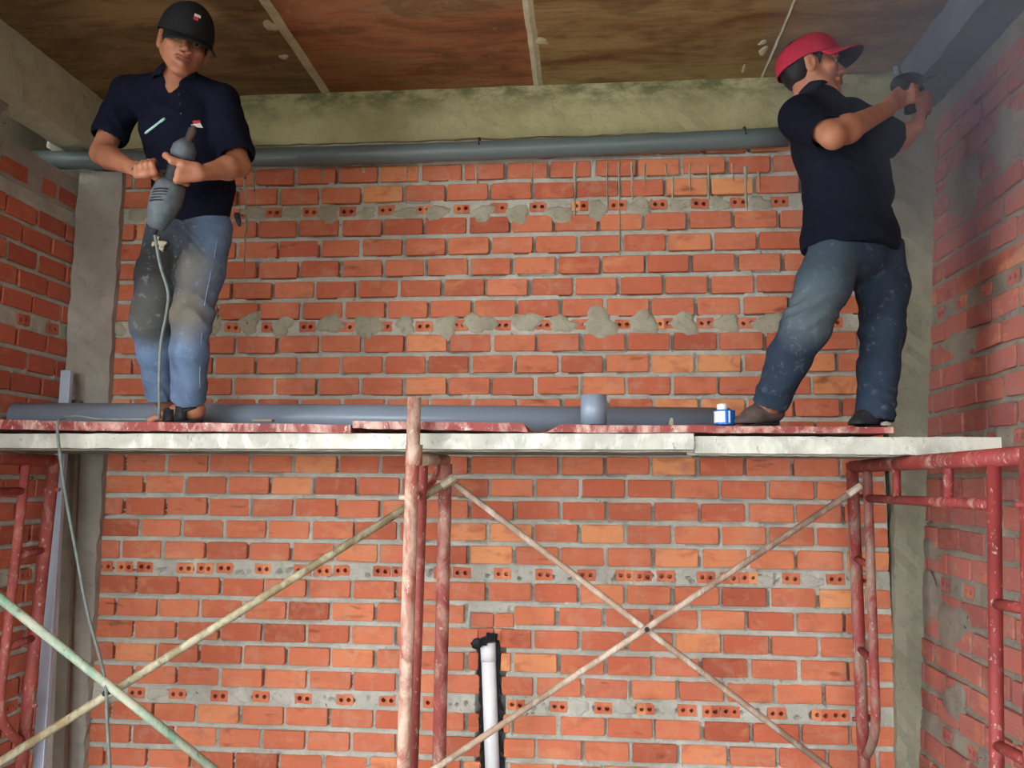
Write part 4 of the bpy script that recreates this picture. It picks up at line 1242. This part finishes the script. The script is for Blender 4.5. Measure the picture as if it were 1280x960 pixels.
# shirt
S = SDF((-2.05, 2.5, 2.40), (-1.15, 3.2, 3.12), .0055)
S.cone(V(240, 262, 2.92), wst, .118, .112, .03, side=(1, 0, .02), wide=1.22)
S.cone(wst, che, .112, .118, .04, side=(1, 0, 0), wide=1.30)
S.cone(V(176, 122, 2.84), V(256, 125, 2.84), .070, .070, .05)
for q_ in (shR, shL): S.cone(nbk + Vector((0, .012, .022)), q_ + Vector((0, 0, -.005)), .045, .050, .04)
S.cone(che, nbk + Vector((0, .01, -.01)), .112, .070, .05)
S.chain([shR, shR.lerp(elR, .66)], [.062, .066], .03); S.chain([shL, shL.lerp(elL, .80)], [.060, .066], .03)
# sleeve mouths and neck opening
for sh, el, q in ((shR, elR, .70), (shL, elL, .83)):
    d = (el - sh).normalized(); c = sh.lerp(el, q) + d * .02
    S.cone(c - d * .07, c + d * .10, .054, .058, .004, mode='sub')
nd = (Lh(0, -.02, -.07) - nbk).normalized()
S.cone(nbk + nd * .034, nbk + nd * .12, .051, .058, .008, mode='sub')
S.cone(nbk + Vector((.012, -.10, .045)), nbk + Vector((.018, -.125, -.035)), .027, .008, .004, mode='sub')
S.plane(V(240, 276, 2.80), (-.12, .0, -1))
me = S.mesh()
folds(me, 1, [(wst, (.3, 0, 1), .13, .006), (sh := shL.lerp(elL, .5), (.2, 0, 1), .09, .004), (shR.lerp(elR, .5), (.4, 0, 1), .09, .004), (V(205, 150, 2.75), (1, 0, .6), .09, .005), (V(262, 190, 2.75), (.8, 0, 1), .1, .005), (V(250, 240, 2.8), (.2, 0, 1), .09, .006)], 5, 75, .001)
shirt1 = part('polo_shirt', me, man1, M_NAVY, True)
# collar
cl = []
for k in range(15):
    a = math.radians(-150 + 300 * k / 14); e = B1[1]; f0 = Vector((.30, -.95, 0)).normalized(); s0 = Vector((.95, .30, 0))
    cl.append((nbk + nd * .034 + (s0 * math.sin(a + math.pi) * .068 + f0 * math.cos(a + math.pi) * .062), a))
v = []; fc = []
for i, (p, a) in enumerate(cl):
    out = (p - nbk); out = (out - nd * out.dot(nd)).normalized()
    v += [p + nd * .022 - out * .004, p + nd * .004 + out * .012, p - nd * .020 + out * .020]
    if i: q = 3 * i; fc += [(q - 3, q, q + 1, q - 2), (q - 2, q + 1, q + 2, q - 1)]
cme = mesh(v, fc); co_ = part('collar', cme, shirt1, M_NAVY, True); so = co_.modifiers.new('s', 'SOLIDIFY'); so.thickness = .004; so.offset = 0
# raycast helper to lay small things on a garment
from mathutils.bvhtree import BVHTree
def bvh(o):
    off = Vector((0, 0, 0)); p = o
    while p is not None: off += p.location; p = p.parent
    return BVHTree.FromPolygons([v.co + off for v in o.data.vertices], [tuple(p.vertices) for p in o.data.polygons])
def onto(tree, px, py, lift=.002):
    d = camdir((px - 640) / F_PX, (480 - py) / F_PX).normalized(); h_ = tree.ray_cast(Vector((0, 0, CAMZ)), d)
    return None if h_[0] is None else h_[0] - d * lift
T1 = bvh(shirt1)
def decal(name, tree, quadpts, parent, mat, nx=4, ny=3, lift=.003):
    a, b, c, d = [Vector((*q, 0)) for q in quadpts]; v = []; fc = []
    for j in range(ny + 1):
        for i in range(nx + 1):
            p = a.lerp(b, i / nx).lerp(d.lerp(c, i / nx), j / ny); q = onto(tree, p.x, p.y, lift)
            if q is None: return
            v.append(q)
    for j in range(ny):
        for i in range(nx): q = j * (nx + 1) + i; fc.append((q, q + nx + 1, q + nx + 2, q + 1))
    part(name, mesh(v, fc), parent, mat)
decal('chest_emblem', T1, [(241, 151), (250, 150), (251, 154), (241, 155)], shirt1, m_lr)
decal('chest_emblem', T1, [(238, 156), (250, 153.5), (254, 160), (246, 159)], shirt1, m_lw)
for py in (118, 130, 142):
    q = onto(T1, 224 + (py - 118) * .1, py, .001)
    if q: part('button', MB().lathe(q, q + Vector((0, -.002, 0)), [(0, .0045), (1, .004)], 8).me(), shirt1, M_TOOLD)
pa, pb = onto(T1, 186, 163, .006), onto(T1, 204, 149, .006)
pb2 = P(206, 148, pb.y); pa2 = P(181, 167, pa.y)
tag(part('marker_pen', MB().lathe(pa2, pb2, [(0, .002), (.06, .0042), (.7, .0042), (.72, .0048), (1, .0046)], 10).me(), None, simple('pale green plastic', lin((170, 215, 205)), .35, 0, .03), True), 'thin pale green pen lying slantwise against the front of the left man\'s shirt', 'pen')

# jeans
def jeans(name, lo, hi, waist, legs, mat, parent, foldspots, seed, top, topn=(0, 0, 1)):
    S = SDF(lo, hi, .0055)
    (w0, w1, rw, wide, sd_) = waist
    S.cone(w0, w1, rw, rw * .97, .03, side=sd_, wide=wide)
    for pts, rs, hollow in legs:
        S.chain(pts, rs, .028)
        d = (Vector(pts[-1]) - Vector(pts[-2])).normalized(); e = Vector(pts[-1])
        S.plane_local = None
        # cut the hem square and hollow it
        S.cone(e + d * .055, e + d * .16, rs[-1] * 1.25, rs[-1] * 1.25, .004, mode='sub')
        S.cone(e - d * .03, e + d * .08, hollow, hollow, .004, mode='sub')
    S.plane(top, topn)
    me = S.mesh(); folds(me, 1, foldspots, seed, 85, .0012)
    return part(name, me, parent, mat, True)


stain = lin((48, 46, 44)); stain2 = lin((120, 112, 98))
M_J1 = jeans_mat('worn blue jeans', lin((72, 92, 124)), lin((102, 124, 154)), lin((146, 162, 182)), None,
    [(tuple(V(196, 300, 2.84)), .17, stain), (tuple(V(190, 355, 2.80)), .165, stain), (tuple(V(184, 395, 2.80)), .11, lin((84, 84, 80))), (tuple(V(226, 385, 2.74)), .10, stain2), (tuple(V(236, 330, 2.74)), .09, lin((110, 108, 100)))], lin((170, 178, 190)))
j1 = jeans('jeans', (-2.0, 2.6, ZB), (-1.2, 3.25, 2.66), (V(240, 262, 2.93), V(238, 292, 2.93), .108, 1.22, (1, 0, 0)),
    [([hip1, V(200, 345, 2.90), kn1, V(195, 440, 2.94), V(200, 494, 3.04)], [.090, .082, .072, .064, .052], .042),
     ([hip2, V(251, 340, 2.88), V(240, 395, 2.84), V(236, 440, 2.87), V(236, 499, 2.97)], [.090, .080, .070, .064, .064], .048)],
    M_J1, man1, [(kn1, (.1, -.1, 1), .10, .009), (kn2, (.1, -.1, 1), .10, .008), (an1 + Vector((0, 0, .05)), (0, 0, 1), .06, .010), (an2 + Vector((0, 0, .05)), (.3, 0, 1), .07, .012), (V(225, 300, 2.85), (.7, 0, 1), .10, .006), (hip2, (.4, 0, 1), .08, .005)], 8, V(240, 255, 2.9))
TJ = bvh(j1)
# seam line of the right trouser leg and a rag/dust tuft at the pocket
pts = [onto(TJ, x, y, .001) for x, y in ((272, 300), (264, 340), (256, 380), (252, 420), (250, 460), (250, 485))]
pts = [p for p in pts if p]
part('side_seam', MB().tube(smoothcurve(pts, 5), .0018, 6).me(), j1, simple('seam thread', lin((120, 140, 170)), .9))
q = onto(TJ, 200, 303, .006) or V(200, 303, 2.8)
rr = random.Random(2); mb = MB()
for k in range(9):
    c = q + Vector((rr.uniform(-.018, .018), rr.uniform(-.006, .0), rr.uniform(-.03, .025))); mb.tube([c, c + Vector((rr.uniform(-.02, .02), -.004, rr.uniform(-.025, .01)))], [.010, .003], 6)
part('dusty_rag', mb.me(), j1, simple('dusty pale rag', lin((176, 164, 142)), .95))
q = V(296, 268, 2.92); part('belt_end', MB().tube([q, q + Vector((.012, -.01, -.03)), q + Vector((.018, -.01, -.05))], [.012, .010, .004], 6).me(), j1, M_TOOLD)


def sandal(A, sd_, d_, parent, L_, seed=0):
    v = []; fc = []; n = 28
    for z in (-.024, -.002):
        for k in range(n):
            a = 2 * math.pi * k / n; t = .5 + .53 * math.cos(a); wdt = .036 + .010 * t; v.append(A(t, wdt * math.sin(a), z))
    fc += [tuple(reversed(range(n))), tuple(range(n, 2 * n))] + [(k, (k + 1) % n, n + (k + 1) % n, n + k) for k in range(n)]
    so_ = part('sandal', mesh(v, fc), parent, M_RUB)
    def strap(t0, t1, hgt, name='strap'):
        v = []; fc = []; m = 14
        for k in range(m + 1):
            a = math.pi * k / m; x = .046 * math.cos(a); z = -.004 + (hgt) * math.sin(a) ** .7
            v += [A(t0, x, z), A(t1, x, z * 1.12)]
            if k: q = 2 * k; fc.append((q - 2, q, q + 1, q - 1))
        o = part(name, mesh(v, fc), so_, M_RUB, True); mo = o.modifiers.new('s', 'SOLIDIFY'); mo.thickness = .004; mo.offset = 1
    strap(.72, .52, .054); strap(.49, .27, .076)
    part('heel_strap', MB().tube([A(.36, -.044, .03), A(.12, -.040, .042), A(-.02, 0, .046), A(.12, .040, .042), A(.36, .044, .03)], .006, 8).me(), so_, M_RUB, True)
sandal(A2, sd2, d2, man1, .2); sandal(A1, sd1, d1, man1, .2)

# the machine in his hands
tool = thing('power_tool', 'dusty grey electric hammer held slantwise in front of the left man', 'power tool', t_tool[0])
part('motor_housing', MB().lathe(t_tool[0], t_tool[0] + tax * TL * .60, [(0, .022), (.05, .030), (.35, .047), (.62, .054), (.9, .050), (1, .038)], 24).me(), tool, M_TOOL, True)
part('grip_body', MB().lathe(t_tool[0] + tax * TL * .58, t_tool[0] + tax * TL * .90, [(0, .038), (.2, .034), (.8, .033), (1, .036)], 24).me(), tool, M_TOOLD, True)
part('gear_head', MB().lathe(t_tool[0] + tax * TL * .88, t_tool[0] + tax * TL * 1.10, [(0, .036), (.2, .041), (.6, .040), (1, .022)], 24).me(), tool, M_TOOL, True)
e = t_tool[0] + tax * TL * 1.08
part('spindle', MB().lathe(e, V(243, 157, 2.60), [(0, .020), (.12, .020), (.14, .0135), (.8, .0135), (.82, .009), (1, .007)], 16).me(), tool, M_STEEL, True)
part('side_handle', MB().lathe(gr1 + hax * .02, hb1 + hax * .05, [(0, .010), (.1, .012), (.2, .015), (.9, .016), (1, .013)], 16).me(), tool, M_TOOLD, True)
part('cable_sleeve', MB().lathe(t_tool[0] + tax * .004, V(193, 293, 2.68), [(0, .012), (.6, .009), (1, .006)], 12).me(), tool, M_TOOLD, True)
for k in range(5):
    c = t_tool[0] + tax * TL * (.30 + .035 * k); part('vent_slot', MB().tube([c + Vector((math.sin(a) * .0535, -math.cos(a) * .0535, 0)) for a in (-.5, -.25, 0, .25, .5)], .0022, 6).me(), tool, M_TAPE)

# ---------------------------------------------------------------- man in the red cap (right)
hipA, hipB = V(1046, 312, 2.84), V(1094, 312, 2.95)
knA, knB = V(1009, 405, 2.78), V(1103, 415, 2.92)
anA, anB = V(963, 503, 2.89), V(1094, 505, 2.93)
pel2 = V(1069, 292, 2.90); wst2 = V(1055, 245, 2.90); che2 = V(1036, 178, 2.91); nb2 = V(1022, 128, 2.90)
shA, shB = V(1001, 147, 2.80), V(1062, 150, 3.02)
elA, elB = V(1042, 170, 2.62), V(1118, 176, 3.03)
wrA, wrB = V(1108, 137, 2.78), V(1146, 158, 2.99)
B2 = basis(math.radians(80), math.radians(-4), math.radians(2))
HO2 = V(1013, 88, 2.90)
ta, tb = V(1126, 106, 2.86), V(1160, 97, 3.16)        # drill body
dax = (tb - ta).normalized(); gq = V(1135, 122, 2.88)
S = SDF((.50, 2.35, ZB - .03), (1.50, 3.30, 3.28), .0042)
fv = Vector((math.sin(math.radians(62)), -math.cos(math.radians(62)), 0)); sv = Vector((math.cos(math.radians(62)), math.sin(math.radians(62)), 0))
S.cone(pel2, wst2, .10, .090, .03, side=sv, wide=1.25)
S.cone(wst2, che2, .088, .10, .04, side=sv, wide=1.3)
S.cone(shA.lerp(shB, .22), shA.lerp(shB, .78), .06, .06, .04)
S.cone(che2, nb2, .085, .055, .04)
S.cone(nb2 + Vector((-.01, 0, -.03)), HO2 + B2[2] * -.055 - B2[1] * .016, .054, .050, .03)
for sh, el, wr in ((shA, elA, wrA), (shB, elB, wrB)):
    S.cone(sh, sh.lerp(el, .45), .050, .046, .03); S.cone(sh.lerp(el, .45), el, .046, .037, .02)
    S.chain([el, el.lerp(wr, .25), wr], [.036, .042, .027], .03)
for h_, k_, a_ in ((hipA, knA, anA), (hipB, knB, anB)):
    S.chain([h_, k_], [.078, .054], .03); S.chain([k_, k_.lerp(a_, .3), a_], [.052, .054, .036], .02)
Lh2, RMh2 = head(S, HO2, B2)
gax = Vector((-.10, 0, 1)).normalized()
tA = grip(S, wrA, gq, gax, .019, math.radians(205), 1, ref=(1, 0, 0))
gB = V(1152, 132, 3.06)
tB = grip(S, wrB, gB, Vector((.05, 0, 1)), .016, math.radians(250), 1, ref=(1, 0, 0))
FA, fsA, fdA = foot(S, anA, V(970, 512, 2.93), V(922, 520, 2.865), ZB + .015, False)
FB, fsB, fdB = foot(S, anB, V(1103, 512, 2.98), V(1068, 520, 2.87), ZB + .015, False)
me = S.mesh()
man2 = thing('person', 'man in a red cap and dark jeans drilling overhead into the right corner', 'person', (pel2.x, pel2.y, ZB), 'men working on the platform')
part('body', me, man2, M_SKIN, True)
nails(man2, tA); nails(man2, tB)
head_parts(man2, Lh2, B2); make_hair(man2, HO2, B2, 1.0)
make_cap(man2, HO2, B2, 1.0, M_CAPR, math.radians(-8), math.radians(-14), M_TOOLD, lift=-.010)
S = SDF((.62, 2.45, 2.30), (1.42, 3.30, 3.16), .0055)
S.cone(V(1068, 300, 2.90), wst2, .146, .122, .03, side=sv, wide=1.18)
S.cone(V(1042, 300, 2.86), V(1046, 250, 2.88), .112, .095, .04)
S.cone(wst2, che2, .122, .122, .04, side=sv, wide=1.28)
S.cone(shA.lerp(shB, .15), shA.lerp(shB, .85), .076, .076, .05)
S.cone(che2, nb2, .114, .070, .05)
S.chain([shA, shA.lerp(elA, .74)], [.076, .060], .03); S.chain([shB, shB.lerp(elB, .90)], [.076, .070], .03)
S.cone(V(1082, 185, 3.0), V(1088, 240, 2.95), .07, .08, .05)
for sh, el, q in ((shA, elA, .76), (shB, elB, .93)):
    d = (el - sh).normalized(); c = sh.lerp(el, q) + d * .02
    S.cone(c - d * .07, c + d * .10, .051, .054, .004, mode='sub')
nd2 = (Lh2(0, -.02, -.07) - nb2).normalized()
S.cone(nb2 + nd2 * .035, nb2 + nd2 * .12, .058, .064, .008, mode='sub')
S.plane(V(1069, 312, 2.80), (.0, .0, -1))
me = S.mesh()
folds(me, 1, [(wst2, (.3, 0, 1), .14, .006), (shA.lerp(elA, .5), (1, 0, .3), .08, .004), (V(1060, 200, 2.8), (.8, 0, 1), .12, .006), (V(1040, 270, 2.8), (.2, 0, 1), .1, .007), (V(1090, 280, 2.8), (.4, 0, 1), .12, .007)], 9, 70, .001)
shirt2 = part('polo_shirt', me, man2, M_NAVY2, True)
v = []; fc = []
for i in range(15):
    a = math.radians(-150 + 300 * i / 14 + 180); out = (sv * math.sin(a) * .9 + fv * math.cos(a))
    out = (out - nd2 * out.dot(nd2)); p = nb2 + nd2 * .036 + out * .064; out.normalize()
    v += [p + nd2 * .024 - out * .004, p + nd2 * .004 + out * .012, p - nd2 * .018 + out * .020]
    if i: q = 3 * i; fc += [(q - 3, q, q + 1, q - 2), (q - 2, q + 1, q + 2, q - 1)]
co_ = part('collar', mesh(v, fc), shirt2, M_NAVY2, True); so = co_.modifiers.new('s', 'SOLIDIFY'); so.thickness = .004; so.offset = 0
M_J2 = jeans_mat('dark dusty jeans', lin((32, 42, 56)), lin((44, 56, 72)), lin((70, 82, 96)), None,
    [(tuple(V(1028, 355, 2.74)), .15, lin((66, 80, 90))), (tuple(V(1012, 385, 2.70)), .10, lin((86, 98, 104)))], lin((140, 146, 148)))
jeans('jeans', (.45, 2.55, ZB), (1.35, 3.25, 2.62), (V(1068, 296, 2.90), V(1070, 318, 2.90), .112, 1.20, sv),
    [([hipA, V(1030, 355, 2.80), knA, V(986, 448, 2.81), V(963, 504, 2.88)], [.092, .086, .076, .068, .060], .046),
     ([hipB, V(1103, 360, 2.94), knB, V(1098, 460, 2.93), V(1093, 524, 2.93)], [.096, .084, .070, .064, .064], .050)],
    M_J2, man2, [(knA, (-.4, 0, 1), .12, .010), (knB, (0, 0, 1), .10, .008), (V(966, 490, 2.80), (0, 0, 1), .08, .014), (anB, (0, 0, 1), .08, .008), (hipA, (.7, 0, 1), .1, .006)], 12, V(1068, 300, 2.9))


def shoe(A, parent, mat):
    v = []; fc = []; n = 28
    for z in (-.015, .004):
        for k in range(n):
            a = 2 * math.pi * k / n; t = .5 + .56 * math.cos(a); wdt = .038 + .010 * t; v.append(A(t, wdt * math.sin(a), z))
    fc += [tuple(reversed(range(n))), tuple(range(n, 2 * n))] + [(k, (k + 1) % n, n + (k + 1) % n, n + k) for k in range(n)]
    s_ = part('shoe_sole', mesh(v, fc), parent, M_RUB)
    p = [A(t, 0, 0) for t in (0, .3, .6, .9)]
    lo = [min(q[i] for q in p) - .12 for i in range(3)]; hi = [max(q[i] for q in p) + .12 for i in range(3)]
    S = SDF(lo, hi, .005)
    S.cone(A(.06, 0, .034), A(.22, 0, .045), .038, .044, .02); S.cone(A(.22, 0, .045), A(.6, 0, .028), .042, .034, .02)
    S.cone(A(.6, -.012, .024), A(.90, -.010, .012), .032, .024, .02); S.cone(A(.6, .012, .022), A(.86, .014, .012), .032, .024, .02)
    S.plane(A(.5, 0, .0), (0, 0, -1), .003)
    up_ = part('shoe_upper', S.mesh(), parent, mat, True)
    for k in range(3):
        t = .40 + .08 * k; part('lace', MB().tube([A(t, -.022, .062 - k * .008), A(t + .03, 0, .070 - k * .010), A(t, .022, .062 - k * .008)], .0025, 6).me(), up_, M_PATCH, True)
shoe(FA, man2, M_SHOE); shoe(FB, man2, M_TOOLD)

tool = thing('power_drill', 'dark drill held by the right man against the wall corner', 'power tool', ta)
part('motor_housing', MB().lathe(ta - dax * .03, ta + dax * .17, [(0, .020), (.08, .032), (.5, .036), (.85, .034), (1, .026)], 20).me(), tool, M_TOOLD, True)
part('gear_head', MB().lathe(ta + dax * .165, ta + dax * .26, [(0, .028), (.3, .030), (1, .020)], 20).me(), tool, M_TOOL, True)
part('chuck', MB().lathe(ta + dax * .255, ta + dax * .31, [(0, .018), (.2, .021), (.7, .020), (1, .010)], 16).me(), tool, M_STEEL, True)
part('drill_bit', MB().lathe(ta + dax * .30, ta + dax * .66, [(0, .006), (.9, .006), (1, .002)], 8).me(), tool, M_STEEL, True)
part('handle', MB().tube(smoothcurve([ta + dax * .03, gq + gax * .03, gq - gax * .055], 5), [.020] * 5 + [.018] * 5 + [.020], 14).me(), tool, M_TOOLD, True)
part('trigger', MB().tube([gq + gax * .03 + dax * .022, gq + gax * .012 + dax * .026], .007, 8).me(), tool, M_CAPR, True)
part('side_handle', MB().tube(smoothcurve([ta + dax * .20, gB + Vector((0, 0, .045)), gB - Vector((0, 0, .05))], 4), .0155, 14).me(), tool, M_TOOLD, True)
q = ta - dax * .02; part('dust_cap', MB().lathe(q + Vector((-.012, -.02, .025)), q + Vector((-.02, -.03, .055)), [(0, .014), (1, .009)], 10).me(), tool, M_TOOL, True)
